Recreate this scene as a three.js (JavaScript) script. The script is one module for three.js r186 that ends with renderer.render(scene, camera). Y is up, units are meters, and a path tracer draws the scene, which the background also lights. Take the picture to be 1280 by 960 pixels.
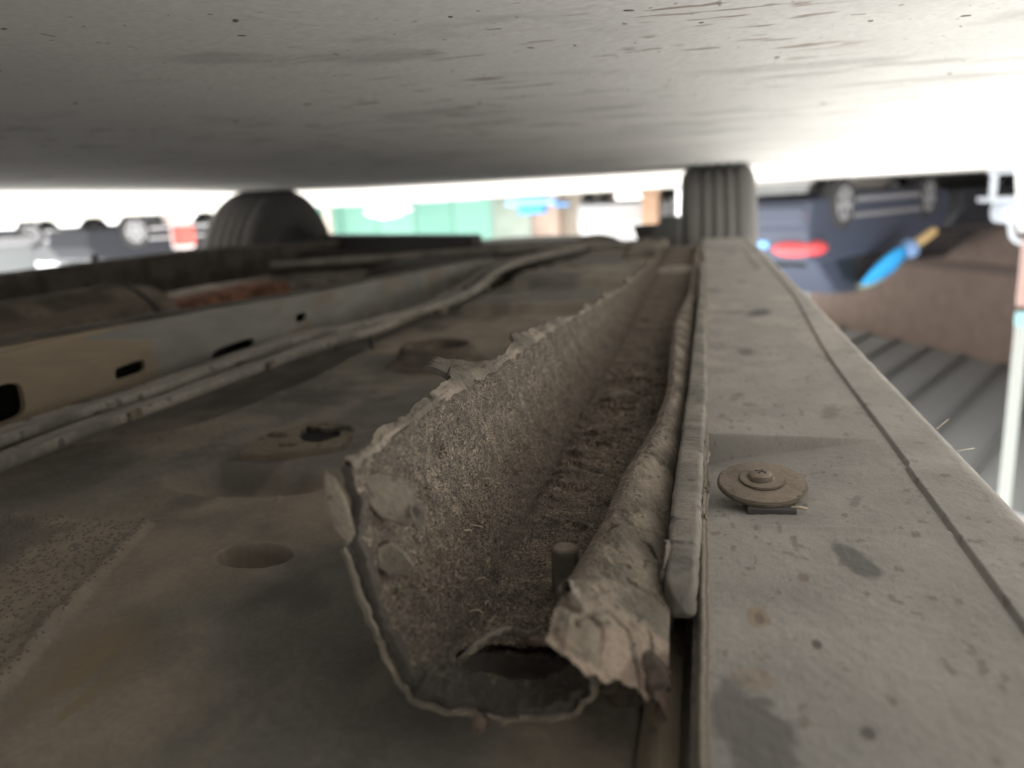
import * as THREE from 'three';
import { RoundedBoxGeometry } from 'three/addons/geometries/RoundedBoxGeometry.js';
import { mergeGeometries } from 'three/addons/utils/BufferGeometryUtils.js';

// ---------------------------------------------------------------- camera, sky, sun, exposure
// A phone held upside down under a parked car, so the camera's up points at the ground.
const scene = new THREE.Scene();
const camera = new THREE.PerspectiveCamera(51.97, 4 / 3, 0.01, 400);
camera.position.set(0, 0.07, 0);
camera.quaternion.setFromRotationMatrix(new THREE.Matrix4().makeBasis(
  new THREE.Vector3(0.97191316, 0.04863262, 0.23026003),
  new THREE.Vector3(-0.00633685, -0.97265247, 0.23217887),
  new THREE.Vector3(0.23525446, -0.22711682, -0.94502555)));
camera.focus = 0.29;
camera.userData.fStop = 8;
scene.add(camera);

const SUN_DIR = new THREE.Vector3(-0.3, 0.62, 0.72).normalize();
{ // overcast sky, brighter overhead and round the veiled sun
  const W = 256, H = 128, d = new Float32Array(W * H * 4);
  for (let j = 0; j < H; j++) for (let i = 0; i < W; i++) {
    const lat = ((j + 0.5) / H - 0.5) * Math.PI, lon = ((i + 0.5) / W - 0.5) * 2 * Math.PI;
    const y = Math.sin(lat), x = Math.cos(lat) * Math.cos(lon), z = Math.cos(lat) * Math.sin(lon);
    const up = Math.max(0, y), c = Math.max(0, x * SUN_DIR.x + y * SUN_DIR.y + z * SUN_DIR.z);
    const cloud = 1 + 0.08 * Math.sin(x * 5 + 2 * Math.sin(z * 4)) * Math.sin(z * 6 + y * 9);
    const L = (1.0 + 0.25 * up + 0.4 * c ** 6) * cloud;
    const o = (j * W + i) * 4;
    d[o] = L * 1.01; d[o + 1] = L * 1.0; d[o + 2] = L * 0.98; d[o + 3] = 1;
  }
  const t = new THREE.DataTexture(d, W, H, THREE.RGBAFormat, THREE.FloatType);
  t.mapping = THREE.EquirectangularReflectionMapping;
  t.magFilter = THREE.LinearFilter; t.minFilter = THREE.LinearFilter; t.needsUpdate = true;
  scene.background = t; scene.environment = t;
}
const sun = new THREE.DirectionalLight(new THREE.Color(1, 0.95, 0.87), 1.5);
sun.position.copy(SUN_DIR).multiplyScalar(40); sun.target.position.set(0, 0, 0);
sun.castShadow = true; sun.shadow.radius = 25; sun.shadow.mapSize.set(2048, 2048);
Object.assign(sun.shadow.camera, { left: -25, right: 25, top: 25, bottom: -25, near: 1, far: 90 });
scene.add(sun, sun.target);

const renderer = new THREE.WebGLRenderer({ antialias: true });
renderer.setSize(1024, 768);
renderer.toneMapping = THREE.LinearToneMapping;
renderer.toneMappingExposure = 3.9;
renderer.shadowMap.enabled = true;

// ---------------------------------------------------------------- helpers
let seed = 20240611;
const rnd = () => { seed = (seed * 1664525 + 1013904223) >>> 0; return seed / 4294967296; };
const rr = (a, b) => a + (b - a) * rnd();
const cl = (v, a = 0, b = 1) => v < a ? a : v > b ? b : v;
const ss = (a, b, v) => { const t = cl((v - a) / (b - a)); return t * t * (3 - 2 * t); };
const lerp = (a, b, t) => a + (b - a) * t;
function hash(i, j, k) {
  let h = Math.imul(i, 374761393) ^ Math.imul(j, 668265263) ^ Math.imul(k, 1274126177);
  h = Math.imul(h ^ (h >>> 13), 1274126177); h ^= h >>> 16;
  return (h >>> 0) / 4294967296;
}
// value noise, periodic when p > 0
function vn(x, y, s = 0, p = 0, q = p) {
  let i = Math.floor(x), j = Math.floor(y); const f = x - i, g = y - j;
  let i1 = i + 1, j1 = j + 1;
  if (p) { i = ((i % p) + p) % p; i1 = ((i1 % p) + p) % p; j = ((j % q) + q) % q; j1 = ((j1 % q) + q) % q; }
  const u = f * f * (3 - 2 * f), v = g * g * (3 - 2 * g);
  const a = hash(i, j, s), b = hash(i1, j, s), c = hash(i, j1, s), d = hash(i1, j1, s);
  return a + (b - a) * u + (c - a) * v + (a - b - c + d) * u * v;
}
function fbm(x, y, o = 4, s = 0, p = 0, q = p) {
  let a = 0.5, r = 0, n = 0;
  for (let k = 0; k < o; k++) { r += a * vn(x, y, s + k * 17, p, q); n += a; a *= 0.5; x *= 2; y *= 2; p *= 2; q *= 2; }
  return r / n;
}
const toS = (v) => v <= 0.0031308 ? 12.92 * v : 1.055 * v ** (1 / 2.4) - 0.055;
function tex(w, h, fn, rep) {   // fn(u, v) -> linear [r, g, b]
  const d = new Uint8Array(w * h * 4);
  for (let j = 0; j < h; j++) for (let i = 0; i < w; i++) {
    const c = fn((i + 0.5) / w, (j + 0.5) / h), o = (j * w + i) * 4;
    for (let k = 0; k < 3; k++) d[o + k] = 255 * toS(cl(c[k]));
    d[o + 3] = 255;
  }
  const t = new THREE.DataTexture(d, w, h); t.colorSpace = THREE.SRGBColorSpace; return fin(t);
}
function gray(w, h, fn) {
  const d = new Uint8Array(w * h * 4);
  for (let j = 0; j < h; j++) for (let i = 0; i < w; i++) { const v = 255 * cl(fn((i + 0.5) / w, (j + 0.5) / h)), o = (j * w + i) * 4; d[o] = d[o + 1] = d[o + 2] = v; d[o + 3] = 255; }
  return fin(new THREE.DataTexture(d, w, h));
}
function fin(t) { t.wrapS = t.wrapT = THREE.RepeatWrapping; t.magFilter = THREE.LinearFilter; t.minFilter = THREE.LinearMipmapLinearFilter; t.generateMipmaps = true; t.needsUpdate = true; return t; }
const mixc = (a, b, t) => [lerp(a[0], b[0], t), lerp(a[1], b[1], t), lerp(a[2], b[2], t)];
const mul = (a, k) => [a[0] * k, a[1] * k, a[2] * k];
const lin = (r, g, b) => new THREE.Color().setRGB(r, g, b);
const mat = (c, rough = 0.9, metal = 0, extra = {}) => new THREE.MeshStandardMaterial({ color: c, roughness: rough, metalness: metal, side: THREE.DoubleSide, ...extra });

function gridGeo(U, V, fn, uvf) {   // U, V arrays of parameters; fn(u, v) -> [x, y, z]
  const nu = U.length, nv = V.length, p = new Float32Array(nu * nv * 3), uv = new Float32Array(nu * nv * 2), idx = new Uint32Array((nu - 1) * (nv - 1) * 6);
  let o = 0, k = 0, n = 0;
  for (let j = 0; j < nv; j++) for (let i = 0; i < nu; i++) {
    const r = fn(U[i], V[j]); p[o++] = r[0]; p[o++] = r[1]; p[o++] = r[2];
    const t = uvf(r, U[i], V[j]); uv[k++] = t[0]; uv[k++] = t[1];
  }
  for (let j = 0; j < nv - 1; j++) for (let i = 0; i < nu - 1; i++) { const a = j * nu + i; idx[n++] = a; idx[n++] = a + 1; idx[n++] = a + nu; idx[n++] = a + 1; idx[n++] = a + nu + 1; idx[n++] = a + nu; }
  const g = new THREE.BufferGeometry();
  g.setAttribute('position', new THREE.BufferAttribute(p, 3)); g.setAttribute('uv', new THREE.BufferAttribute(uv, 2));
  g.setIndex(new THREE.BufferAttribute(idx, 1)); g.computeVertexNormals(); return g;
}
const range = (a, b, n) => Array.from({ length: n + 1 }, (_, i) => a + (b - a) * i / n);
const ranges = (...spec) => { const out = []; spec.forEach(([a, b, n], i) => { const r = range(a, b, n); if (i) r.shift(); out.push(...r); }); return out; };
function keyed(pts) {   // piecewise smooth interpolation over [[t, v], ...]
  return (t) => {
    if (t <= pts[0][0]) return pts[0][1];
    for (let i = 1; i < pts.length; i++) if (t <= pts[i][0]) { const k = (t - pts[i - 1][0]) / (pts[i][0] - pts[i - 1][0]); return lerp(pts[i - 1][1], pts[i][1], k); }
    return pts[pts.length - 1][1];
  };
}
const smoothKey = (pts, w) => { const f = keyed(pts); return (t) => (f(t - w) + 2 * f(t) + f(t + w)) / 4; };
function planar(g, ax, ay, s) {   // uv in metres / s from two position axes
  const p = g.attributes.position, uv = new Float32Array(p.count * 2);
  for (let i = 0; i < p.count; i++) { uv[2 * i] = p.getComponent(i, ax) / s; uv[2 * i + 1] = p.getComponent(i, ay) / s; }
  g.setAttribute('uv', new THREE.BufferAttribute(uv, 2)); return g;
}
function triUV(g, s) {            // box-like uv by dominant normal, metres / s
  g = g.index ? g.toNonIndexed() : g;
  const p = g.attributes.position, n = g.attributes.normal, uv = new Float32Array(p.count * 2);
  for (let i = 0; i < p.count; i++) {
    const a = [Math.abs(n.getX(i)), Math.abs(n.getY(i)), Math.abs(n.getZ(i))];
    const [u, v] = a[0] >= a[1] && a[0] >= a[2] ? [2, 1] : a[1] >= a[2] ? [0, 2] : [0, 1];
    uv[2 * i] = p.getComponent(i, u) / s; uv[2 * i + 1] = p.getComponent(i, v) / s;
  }
  g.setAttribute('uv', new THREE.BufferAttribute(uv, 2)); return g;
}
const box = (w, h, d, x, y, z, r = 0) => { const m = Math.min(w, h, d) * 0.45; const g = r ? new RoundedBoxGeometry(w, h, d, 3, Math.min(r, m)) : new THREE.BoxGeometry(w, h, d); g.translate(x, y, z); return g; };
const tube = (pts, r, seg = 60, rad = 8) => new THREE.TubeGeometry(new THREE.CatmullRomCurve3(pts.map((p) => new THREE.Vector3(...p))), seg, r, rad, false);
function roughen(g, amp, freq, s = 0) {   // push vertices along normals by noise
  const p = g.attributes.position, n = g.attributes.normal;
  for (let i = 0; i < p.count; i++) {
    const x = p.getX(i), y = p.getY(i), z = p.getZ(i);
    const d = (fbm(x * freq + y * freq * 0.7 + 50, z * freq - y * freq * 0.6 + 50, 3, s) - 0.5) * 2 * amp;
    p.setXYZ(i, x + n.getX(i) * d, y + n.getY(i) * d, z + n.getZ(i) * d);
  }
  g.computeVertexNormals(); return g;
}
const names = {};
function numbered(n) { names[n] = (names[n] ?? -1) + 1; return names[n] ? n + '_' + String(names[n]).padStart(3, '0') : n; }
function tag(o, label, category, group, kind) {
  if (label) o.userData.label = label; if (category) o.userData.category = category;
  if (group) o.userData.group = group; if (kind) o.userData.kind = kind; return o;
}
function mesh(name, g, m, parent) {
  const o = new THREE.Mesh(Array.isArray(g) ? mergeGeometries(g.map((q) => { const t = q.index ? q.toNonIndexed() : q; for (const k of Object.keys(t.attributes)) if (!['position', 'normal', 'uv'].includes(k)) t.deleteAttribute(k); return t; })) : g, m);
  o.name = parent === scene ? numbered(name) : name; o.castShadow = o.receiveShadow = true; parent.add(o); return o;
}
function thing(name, label, category, pos = [0, 0, 0], turn = 0, group) {
  const o = new THREE.Group(); o.name = numbered(name); o.position.set(...pos); o.rotation.y = turn; scene.add(o);
  return tag(o, label, category, group);
}

// ---------------------------------------------------------------- textures and materials
const C_DUST = [0.30, 0.265, 0.225], C_DARK = [0.075, 0.068, 0.06];
const T = {};
T.concrete = tex(2048, 2048, (u, v) => {
  let k = 0.46 + 0.14 * (fbm(u * 6, v * 6, 5, 3, 6) - 0.5) + 0.06 * (vn(u * 512, v * 512, 9, 512) - 0.5);
  let c = [k * 1.03, k, k * 0.93];
  // reddish brown flecks lying in streaks across the view
  const st = fbm(u * 40, v * 150, 3, 21, 40, 150), area = ss(0.46, 0.66, fbm(u * 5, v * 5, 3, 33, 5));
  c = mixc(c, [0.15, 0.105, 0.07], 0.75 * ss(0.66, 0.78, st) * area);
  const sp = vn(u * 180, v * 180, 71, 180);
  c = mixc(c, [0.1, 0.08, 0.06], 0.7 * ss(0.95, 0.985, sp));
  c = mixc(c, [0.13, 0.12, 0.105], 0.35 * ss(0.58, 0.8, fbm(u * 14, v * 26, 4, 55, 14, 26)));
  return c;
});
T.concreteBump = gray(1024, 1024, (u, v) => 0.6 * fbm(u * 60, v * 60, 4, 5, 60) + 0.4 * vn(u * 300, v * 300, 6, 300));
const feltGrain = (u, v) => { // short fibre grains in all directions
  const wx = (fbm(u * 40, v * 40, 2, 3, 40) - 0.5) * 4 / 60, wy = (fbm(u * 40, v * 40, 2, 8, 40) - 0.5) * 4 / 60;
  const a = vn((u + wx) * 90, (v + wy) * 260, 1, 90, 260), b = vn((u - wy) * 260, (v + wx) * 90, 2, 260, 90);
  return Math.max(a, b) * 0.75 + 0.25 * vn(u * 400, v * 400, 4, 400);
};
T.felt = tex(1024, 1024, (u, v) => {
  const g = feltGrain(u, v), big = fbm(u * 8, v * 8, 4, 12, 8);
  let c = mixc([0.065, 0.058, 0.05], [0.56, 0.485, 0.4], ss(0.42, 1.0, g));
  c = mul(c, 0.55 + 0.85 * big);
  return mixc(c, [0.12, 0.11, 0.1], 0.5 * ss(0.6, 0.75, fbm(u * 12, v * 12, 3, 40, 12)));
});
T.feltBump = gray(1024, 1024, feltGrain);
T.dust = tex(1024, 1024, (u, v) => {
  const b = fbm(u * 8, v * 8, 5, 61, 8), f = fbm(u * 90, v * 90, 3, 62, 90);
  let c = mixc([0.15, 0.135, 0.115], C_DUST, ss(0.3, 0.7, b));
  c = mul(c, 0.8 + 0.4 * f);
  return mixc(c, C_DARK, 0.75 * ss(0.68, 0.8, fbm(u * 34, v * 34, 3, 66, 34)));
});
T.dustBump = gray(1024, 1024, (u, v) => 0.6 * fbm(u * 40, v * 40, 4, 81, 40) + 0.4 * vn(u * 256, v * 256, 82, 256));
T.rust = tex(512, 512, (u, v) => mul(mixc([0.14, 0.10, 0.08], [0.3, 0.235, 0.19], ss(0.3, 0.7, fbm(u * 10, v * 10, 4, 91, 10))), 0.8 + 0.4 * vn(u * 120, v * 120, 92, 120)));
T.floor = tex(2048, 2048, (u, v) => {         // 0.6 m square: x from -0.6 to 0, z from 0 to 0.6
  const x = u * 0.6 - 0.6, z = v * 0.6;
  const b = fbm(u * 7, v * 7, 5, 101, 7), m = fbm(u * 26, v * 26, 4, 102, 26), f = vn(u * 420, v * 420, 103, 420);
  let c = mixc([0.215, 0.20, 0.178], [0.41, 0.35, 0.28], ss(0.34, 0.66, b));
  c = mul(c, 0.72 + 0.45 * m + 0.16 * f);
  // brown dried splashes trailing along the car
  const sx = x + 0.19 - (z - 0.18) * -0.35, sm = Math.exp(-((sx / 0.016) ** 2)) * ss(0.13, 0.17, z) * (1 - ss(0.2, 0.235, z));
  c = mixc(c, [0.36, 0.28, 0.18], 0.8 * sm * ss(0.45, 0.6, fbm(u * 70, v * 16, 4, 104, 70, 16)));
  c = mixc(c, [0.34, 0.29, 0.225], 0.5 * ss(0.58, 0.74, fbm(u * 40, v * 7, 4, 105, 40, 7)));
  c = mixc(c, [0.09, 0.09, 0.09], 0.45 * ss(0.62, 0.75, fbm(u * 12, v * 9, 4, 106, 12, 9)));
  return c;
});
T.rocker = tex(1024, 2048, (u, v) => {        // x from -0.01 to 0.15, z from 0.1 to 0.9
  const x = u * 0.16 - 0.01, z = 0.1 + v * 0.8, P = 16, Q = 80;
  let k = 0.275 + 0.12 * (fbm(u * P / 2, v * Q / 2, 5, 111, P / 2, Q / 2) - 0.5) + 0.07 * (vn(u * 480, v * 2000, 112, 480, 2000) - 0.5);
  let c = [k * 1.03, k * 0.965, k * 0.895];
  c = mixc(c, [0.385, 0.35, 0.31], 0.6 * ss(0.5, 0.7, fbm(u * 5, v * 14, 4, 120, 5, 14)) * ss(0.35, 0.6, z));
  const w = fbm(u * 40, v * 200, 3, 113, 40, 200) - 0.5;
  const sp = fbm(u * 40, v * 130, 4, 114, 40, 130), sp2 = vn(u * 90, v * 300, 115, 90, 300);
  c = mixc(c, [0.13, 0.105, 0.085], 0.55 * ss(0.66, 0.78, sp));
  c = mixc(c, [0.12, 0.105, 0.09], 0.45 * ss(0.93, 0.985, sp2));
  const blot = (cx, cz, rx, rz, col, k2, soft = 0.25, tilt = 0) => {
    const dx = (x - cx - tilt * (z - cz)) / rx, dz = (z - cz) / rz, d = Math.sqrt(dx * dx + dz * dz) + w * 0.7;
    c = mixc(c, col, k2 * (1 - ss(1 - soft, 1 + soft, d)));
  };
  blot(0.047, 0.245, 0.0045, 0.012, [0.115, 0.11, 0.105], 0.9, 0.25, -0.25);
  blot(0.015, 0.206, 0.0032, 0.006, [0.26, 0.2, 0.14], 0.8, 0.3);
  blot(0.0155, 0.205, 0.0012, 0.003, [0.15, 0.12, 0.1], 0.8, 0.3);
  blot(0.0125, 0.176, 0.005, 0.005, [0.27, 0.21, 0.155], 0.6, 0.35);
  blot(0.011, 0.157, 0.0085, 0.017, [0.125, 0.118, 0.11], 0.85, 0.25, -0.2);
  blot(0.029, 0.194, 0.0014, 0.0025, [0.1, 0.09, 0.08], 0.9, 0.3);
  blot(0.035, 0.16, 0.0014, 0.002, [0.1, 0.09, 0.08], 0.9, 0.3);
  blot(0.030, 0.231, 0.0016, 0.003, [0.17, 0.13, 0.11], 0.7, 0.3);
  blot(0.052, 0.775, 0.010, 0.024, [0.08, 0.075, 0.07], 0.95, 0.5, 0.2);
  blot(0.026, 0.78, 0.016, 0.008, [0.12, 0.11, 0.1], 0.7, 0.5);
  blot(0.03, 0.582, 0.006, 0.012, [0.12, 0.105, 0.095], 0.8, 0.5);
  blot(0.064, 0.42, 0.004, 0.014, [0.15, 0.13, 0.115], 0.6, 0.5, 0.2);
  blot(0.018, 0.45, 0.003, 0.01, [0.16, 0.14, 0.12], 0.6, 0.5, 0.2);
  blot(0.056, 0.30, 0.002, 0.008, [0.15, 0.14, 0.125], 0.6, 0.5, 0.3);
  return c;
});
T.rail = tex(1024, 256, (u, v) => {            // z from 0.3 to 1.6, y from 0.13 to 0.23
  const z = 0.3 + u * 1.3, y = 0.13 + v * 0.1;
  let k = 0.8 + 0.5 * (fbm(u * 30, v * 6, 4, 131, 30, 6) - 0.5);
  let c = mul([0.29, 0.277, 0.25], k);
  const edge = 0.528 + 0.006 * (vn(y * 140, 3, 132) - 0.5) - Math.max(0, 0.168 - y) * 0.6 - Math.max(0, y - 0.188) * 0.6;
  c = mixc(c, mul([0.285, 0.22, 0.145], 0.75 + 0.5 * fbm(u * 60, v * 12, 4, 133, 60, 12)), 0.85 * (1 - ss(edge - 0.006, edge + 0.004, z)));
  return mixc(c, [0.22, 0.17, 0.12], 0.6 * ss(0.55, 0.7, fbm(u * 22, v * 4, 4, 134, 22, 4)));
});
T.plaster = tex(512, 512, (u, v) => { const k = 0.8 + 0.3 * (fbm(u * 8, v * 8, 5, 141, 8)) + 0.1 * (vn(u * 128, v * 128, 142, 128) - 0.5); return [k * 0.9, k * 0.9, k * 0.9]; });

const M = {
  concrete: mat(lin(1, 1, 1), 0.92, 0, { map: T.concrete, bumpMap: T.concreteBump, bumpScale: 0.0006 }),
  felt: mat(lin(0.80, 0.75, 0.70), 1, 0, { map: T.felt, bumpMap: T.feltBump, bumpScale: 0.0005 }),
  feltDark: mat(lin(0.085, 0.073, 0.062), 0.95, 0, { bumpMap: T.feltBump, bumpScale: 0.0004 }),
  crust: mat(lin(0.8, 0.765, 0.72), 1, 0, { map: T.dust, bumpMap: T.dustBump, bumpScale: 0.0006 }),
  flange: mat(lin(0.74, 0.70, 0.645), 1, 0, { map: T.dust, bumpMap: T.dustBump, bumpScale: 0.0008 }),
  plainDust: mat(lin(0.8, 0.77, 0.72), 1, 0, { map: T.dust }),
  foil: mat(lin(0.27, 0.235, 0.19), 0.9, 0, { bumpMap: T.dustBump, bumpScale: 0.0006 }),
  mud: mat(lin(0.72, 0.7, 0.66), 1, 0, { map: T.dust, bumpMap: T.dustBump, bumpScale: 0.0005 }),
  rustyFelt: mat(lin(0.9, 0.9, 0.88), 1, 0, { map: T.rust, bumpMap: T.feltBump, bumpScale: 0.0006 }),
  floor: mat(lin(1, 1, 1), 0.85, 0, { map: T.floor, bumpMap: T.dustBump, bumpScale: 0.0004 }),
  tab: mat(lin(0.95, 0.9, 0.82), 0.95, 0, { map: T.dust, bumpMap: T.dustBump, bumpScale: 0.0004 }),
  grain: mat(lin(0.25, 0.225, 0.19), 0.95),
  coat: mat(lin(0.2, 0.185, 0.16), 0.95, 0, { bumpMap: T.feltBump, bumpScale: 0.0006 }),
  rocker: mat(lin(1, 1, 1), 0.85, 0, { map: T.rocker, bumpMap: T.dustBump, bumpScale: 0.00013 }),
  rail: mat(lin(1, 1, 1), 0.7, 0.15, { map: T.rail }),
  pipe: mat(lin(1.15, 1.18, 1.2), 0.85, 0, { map: T.dust }),
  under: mat(lin(0.85, 0.82, 0.78), 0.95, 0, { map: T.dust }),
  underDark: mat(lin(0.07, 0.068, 0.066), 0.85),
  rust: mat(lin(1.5, 0.95, 0.72), 0.95, 0, { map: T.rust }),
  tyre: mat(lin(0.135, 0.129, 0.12), 0.95, 0, { bumpMap: T.dustBump, bumpScale: 0.0005 }),
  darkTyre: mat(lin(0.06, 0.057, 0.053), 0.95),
  drum: mat(lin(0.3, 0.28, 0.27), 0.8),
  rim: mat(lin(0.3, 0.3, 0.31), 0.5, 0.5),
  screw: mat(lin(0.74, 0.68, 0.62), 0.9, 0, { map: T.dust, bumpMap: T.dustBump, bumpScale: 0.0003 }),
  bar: mat(lin(0.8, 0.82, 0.84), 0.9, 0, { map: T.dust, bumpMap: T.dustBump, bumpScale: 0.0003 }),
  grime: mat(lin(0.33, 0.29, 0.26), 1, 0, { map: T.dust, bumpMap: T.feltBump, bumpScale: 0.0005 }),
  screwSlot: mat(lin(0.1, 0.09, 0.08), 0.9),
  black: mat(lin(0.02, 0.02, 0.02), 0.7),
  straw: mat(lin(0.48, 0.42, 0.32), 0.9),
  bodyPaint: mat(lin(0.5, 0.5, 0.5), 0.4),
};

// ---------------------------------------------------------------- ground
{
  const g = planar(new THREE.PlaneGeometry(360, 360).rotateX(-Math.PI / 2), 0, 2, 1.0);
  tag(mesh('ground', g, M.concrete, scene), 'pale dusty concrete ground filling the top of the picture', null, null, 'structure');
}
{ // loose dirt specks lying on the concrete near the lens
  const base = roughen(new THREE.IcosahedronGeometry(1, 1), 0.35, 1.3, 4);
  const im = new THREE.InstancedMesh(base, mat(lin(0.11, 0.09, 0.072), 1), 420);
  im.name = 'grit'; const m4 = new THREE.Matrix4(), q = new THREE.Quaternion(), e = new THREE.Euler();
  for (let i = 0; i < 420; i++) {
    const z = 0.2 + 1.1 * rnd() ** 1.7, x = rr(-0.55, 1) * (0.3 + z) , s = 0.0003 + 0.0011 * rnd() ** 4;
    q.setFromEuler(e.set(0, rr(0, 6.28), 0));
    m4.compose(new THREE.Vector3(x, 0.0001, z), q, new THREE.Vector3(s * rr(1, 2.6), s * 0.35, s)); im.setMatrixAt(i, m4);
  }
  im.castShadow = im.receiveShadow = true; scene.add(im);
  tag(im, 'tiny dark specks of dirt scattered over the pale concrete', 'grit', null, 'stuff');
}

// ---------------------------------------------------------------- the car we look under (x right, y up, z along the car, away from the camera)
const car = thing('parked_car', 'dusty underside of the parked car, seen from below with its two wheels', 'car', [-0.65, 0, 0.9]);
const part = (name, g, m, parent = car) => {   // geometry given in world metres
  const o = mesh(name, g, m, parent); o.geometry.translate(0.65, 0, -0.9); return o;
};
{ // body shell over everything
  const s = new THREE.Shape();
  [[-1.47, 0.27], [-1.5, 0.32], [-1.56, 0.75], [-1.32, 1.42], [0.0, 1.42], [0.21, 0.75], [0.16, 0.32], [0.1, 0.262]].forEach(([x, y], i) => i ? s.lineTo(x, y) : s.moveTo(x, y));
  const g = new THREE.ExtrudeGeometry(s, { depth: 3.95, bevelEnabled: false }); g.translate(0, 0, -0.75);
  part('body_shell', g, M.bodyPaint);
}
// ---- floor pan
const TAB = [[-0.2626, 0.3894], [-0.2662, 0.4108], [-0.2605, 0.4315], [-0.2508, 0.4559], [-0.2287, 0.4517], [-0.2114, 0.4299], [-0.2085, 0.409], [-0.2238, 0.3986], [-0.242, 0.3896]];
const HOLE = [[-0.2451, 0.4257], [-0.2479, 0.4449], [-0.2344, 0.4404], [-0.2267, 0.4463], [-0.2161, 0.4262], [-0.2232, 0.4126], [-0.2342, 0.4133]];
const edgeX = smoothKey([[0.0, -0.415], [0.40, -0.412], [0.425, -0.37], [0.45, -0.338], [0.6, -0.322], [0.75, -0.333], [1.2, -0.331], [2.1, -0.34]], 0.012);
function floorY(x, z) {
  let y = 0.21 + 0.0010 * (fbm(x * 22 + 40, z * 22, 4, 201) - 0.5) * 2 + 0.0004 * (vn(x * 320 + 999, z * 320, 202) - 0.5);
  // oval drain dimple
  let dx = (x + 0.181) / 0.0165, dz = (z - 0.269) / 0.0115, d = Math.hypot(dx, dz);
  y += 0.011 * (1 - ss(0.86, 1.0, d)) - 0.0012 * Math.exp(-(((d - 1.12) / 0.14) ** 2));
  // rough sprayed coating patch with a ragged raised edge
  const eb = x - (-0.252 + (0.298 - z) * 0.33) + 0.004 * (fbm(x * 120, z * 120, 3, 203) - 0.5);
  const e2 = z - 0.297 + 0.002 * (fbm(x * 150, z * 150, 2, 204) - 0.5);
  const inside = ss(0.0015, -0.0015, eb) * ss(0.001, -0.001, e2) ;
  if (inside > 0) y -= inside * (0.0012 + 0.0014 * (fbm(x * 240, z * 240, 3, 205) - 0.4));
  y -= 0.0022 * Math.exp(-(((eb + 0.003) / 0.003) ** 2)) * ss(0.001, -0.001, e2) * (0.4 + fbm(x * 200, z * 200, 2, 206));
  // weld ridge and folded seam
  if (x > -0.335 && x < -0.19) y -= 0.0009 * Math.exp(-(((z - 0.301 - (x + 0.25) * 0.2) / 0.0016) ** 2));
  y -= 0.0007 * Math.exp(-(((x + 0.196 - (z - 0.31) * -0.45) / 0.0016) ** 2)) * ss(0.28, 0.3, z) * (1 - ss(0.35, 0.38, z));
  // shallow swage with a dark far wall
  dx = (x + 0.238 + 0.1 * (z - 0.36)) / 0.052; dz = (z - 0.358) / 0.024; d = Math.hypot(dx, dz);
  y += 0.013 * (1 - ss(0.4, 1.1, d));
  // pressed square with a raised lip
  const a = Math.max(Math.abs(x + 0.242 - 0.25 * (z - 0.43)) / 0.031, Math.abs(z - 0.425) / 0.028);
  // ring boss
  d = Math.hypot(x + 0.262, (z - 0.752)) / 0.036;
  // a second, softer boss nearer
  // cross grooves further back
  if (z > 0.9) {
    const inX = ss(-0.315, -0.30, x);
    y -= (0.013 * ss(0.956, 0.962, z) - 0.006 * ss(1.02, 1.12, z)) * inX;
    y -= 0.012 * (ss(1.235, 1.245, z) - ss(1.36, 1.42, z)) * inX;
    y += 0.014 * Math.exp(-(((z - 1.22) / 0.03) ** 2)) * inX;
    y += 0.012 * Math.exp(-(((z - 1.5) / 0.04) ** 2)) * inX;
    d = Math.hypot(x + 0.268, z - 1.02); y += 0.012 * (1 - ss(0.006, 0.009, d));
  }
  // the pan's left edge turns up into the tunnel
  const xe = edgeX(z) + 0.004 * (vn(z * 60, 2, 208) - 0.5);
  y += 0.045 * ss(xe, xe - 0.016, x);
  return y;
}
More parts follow.
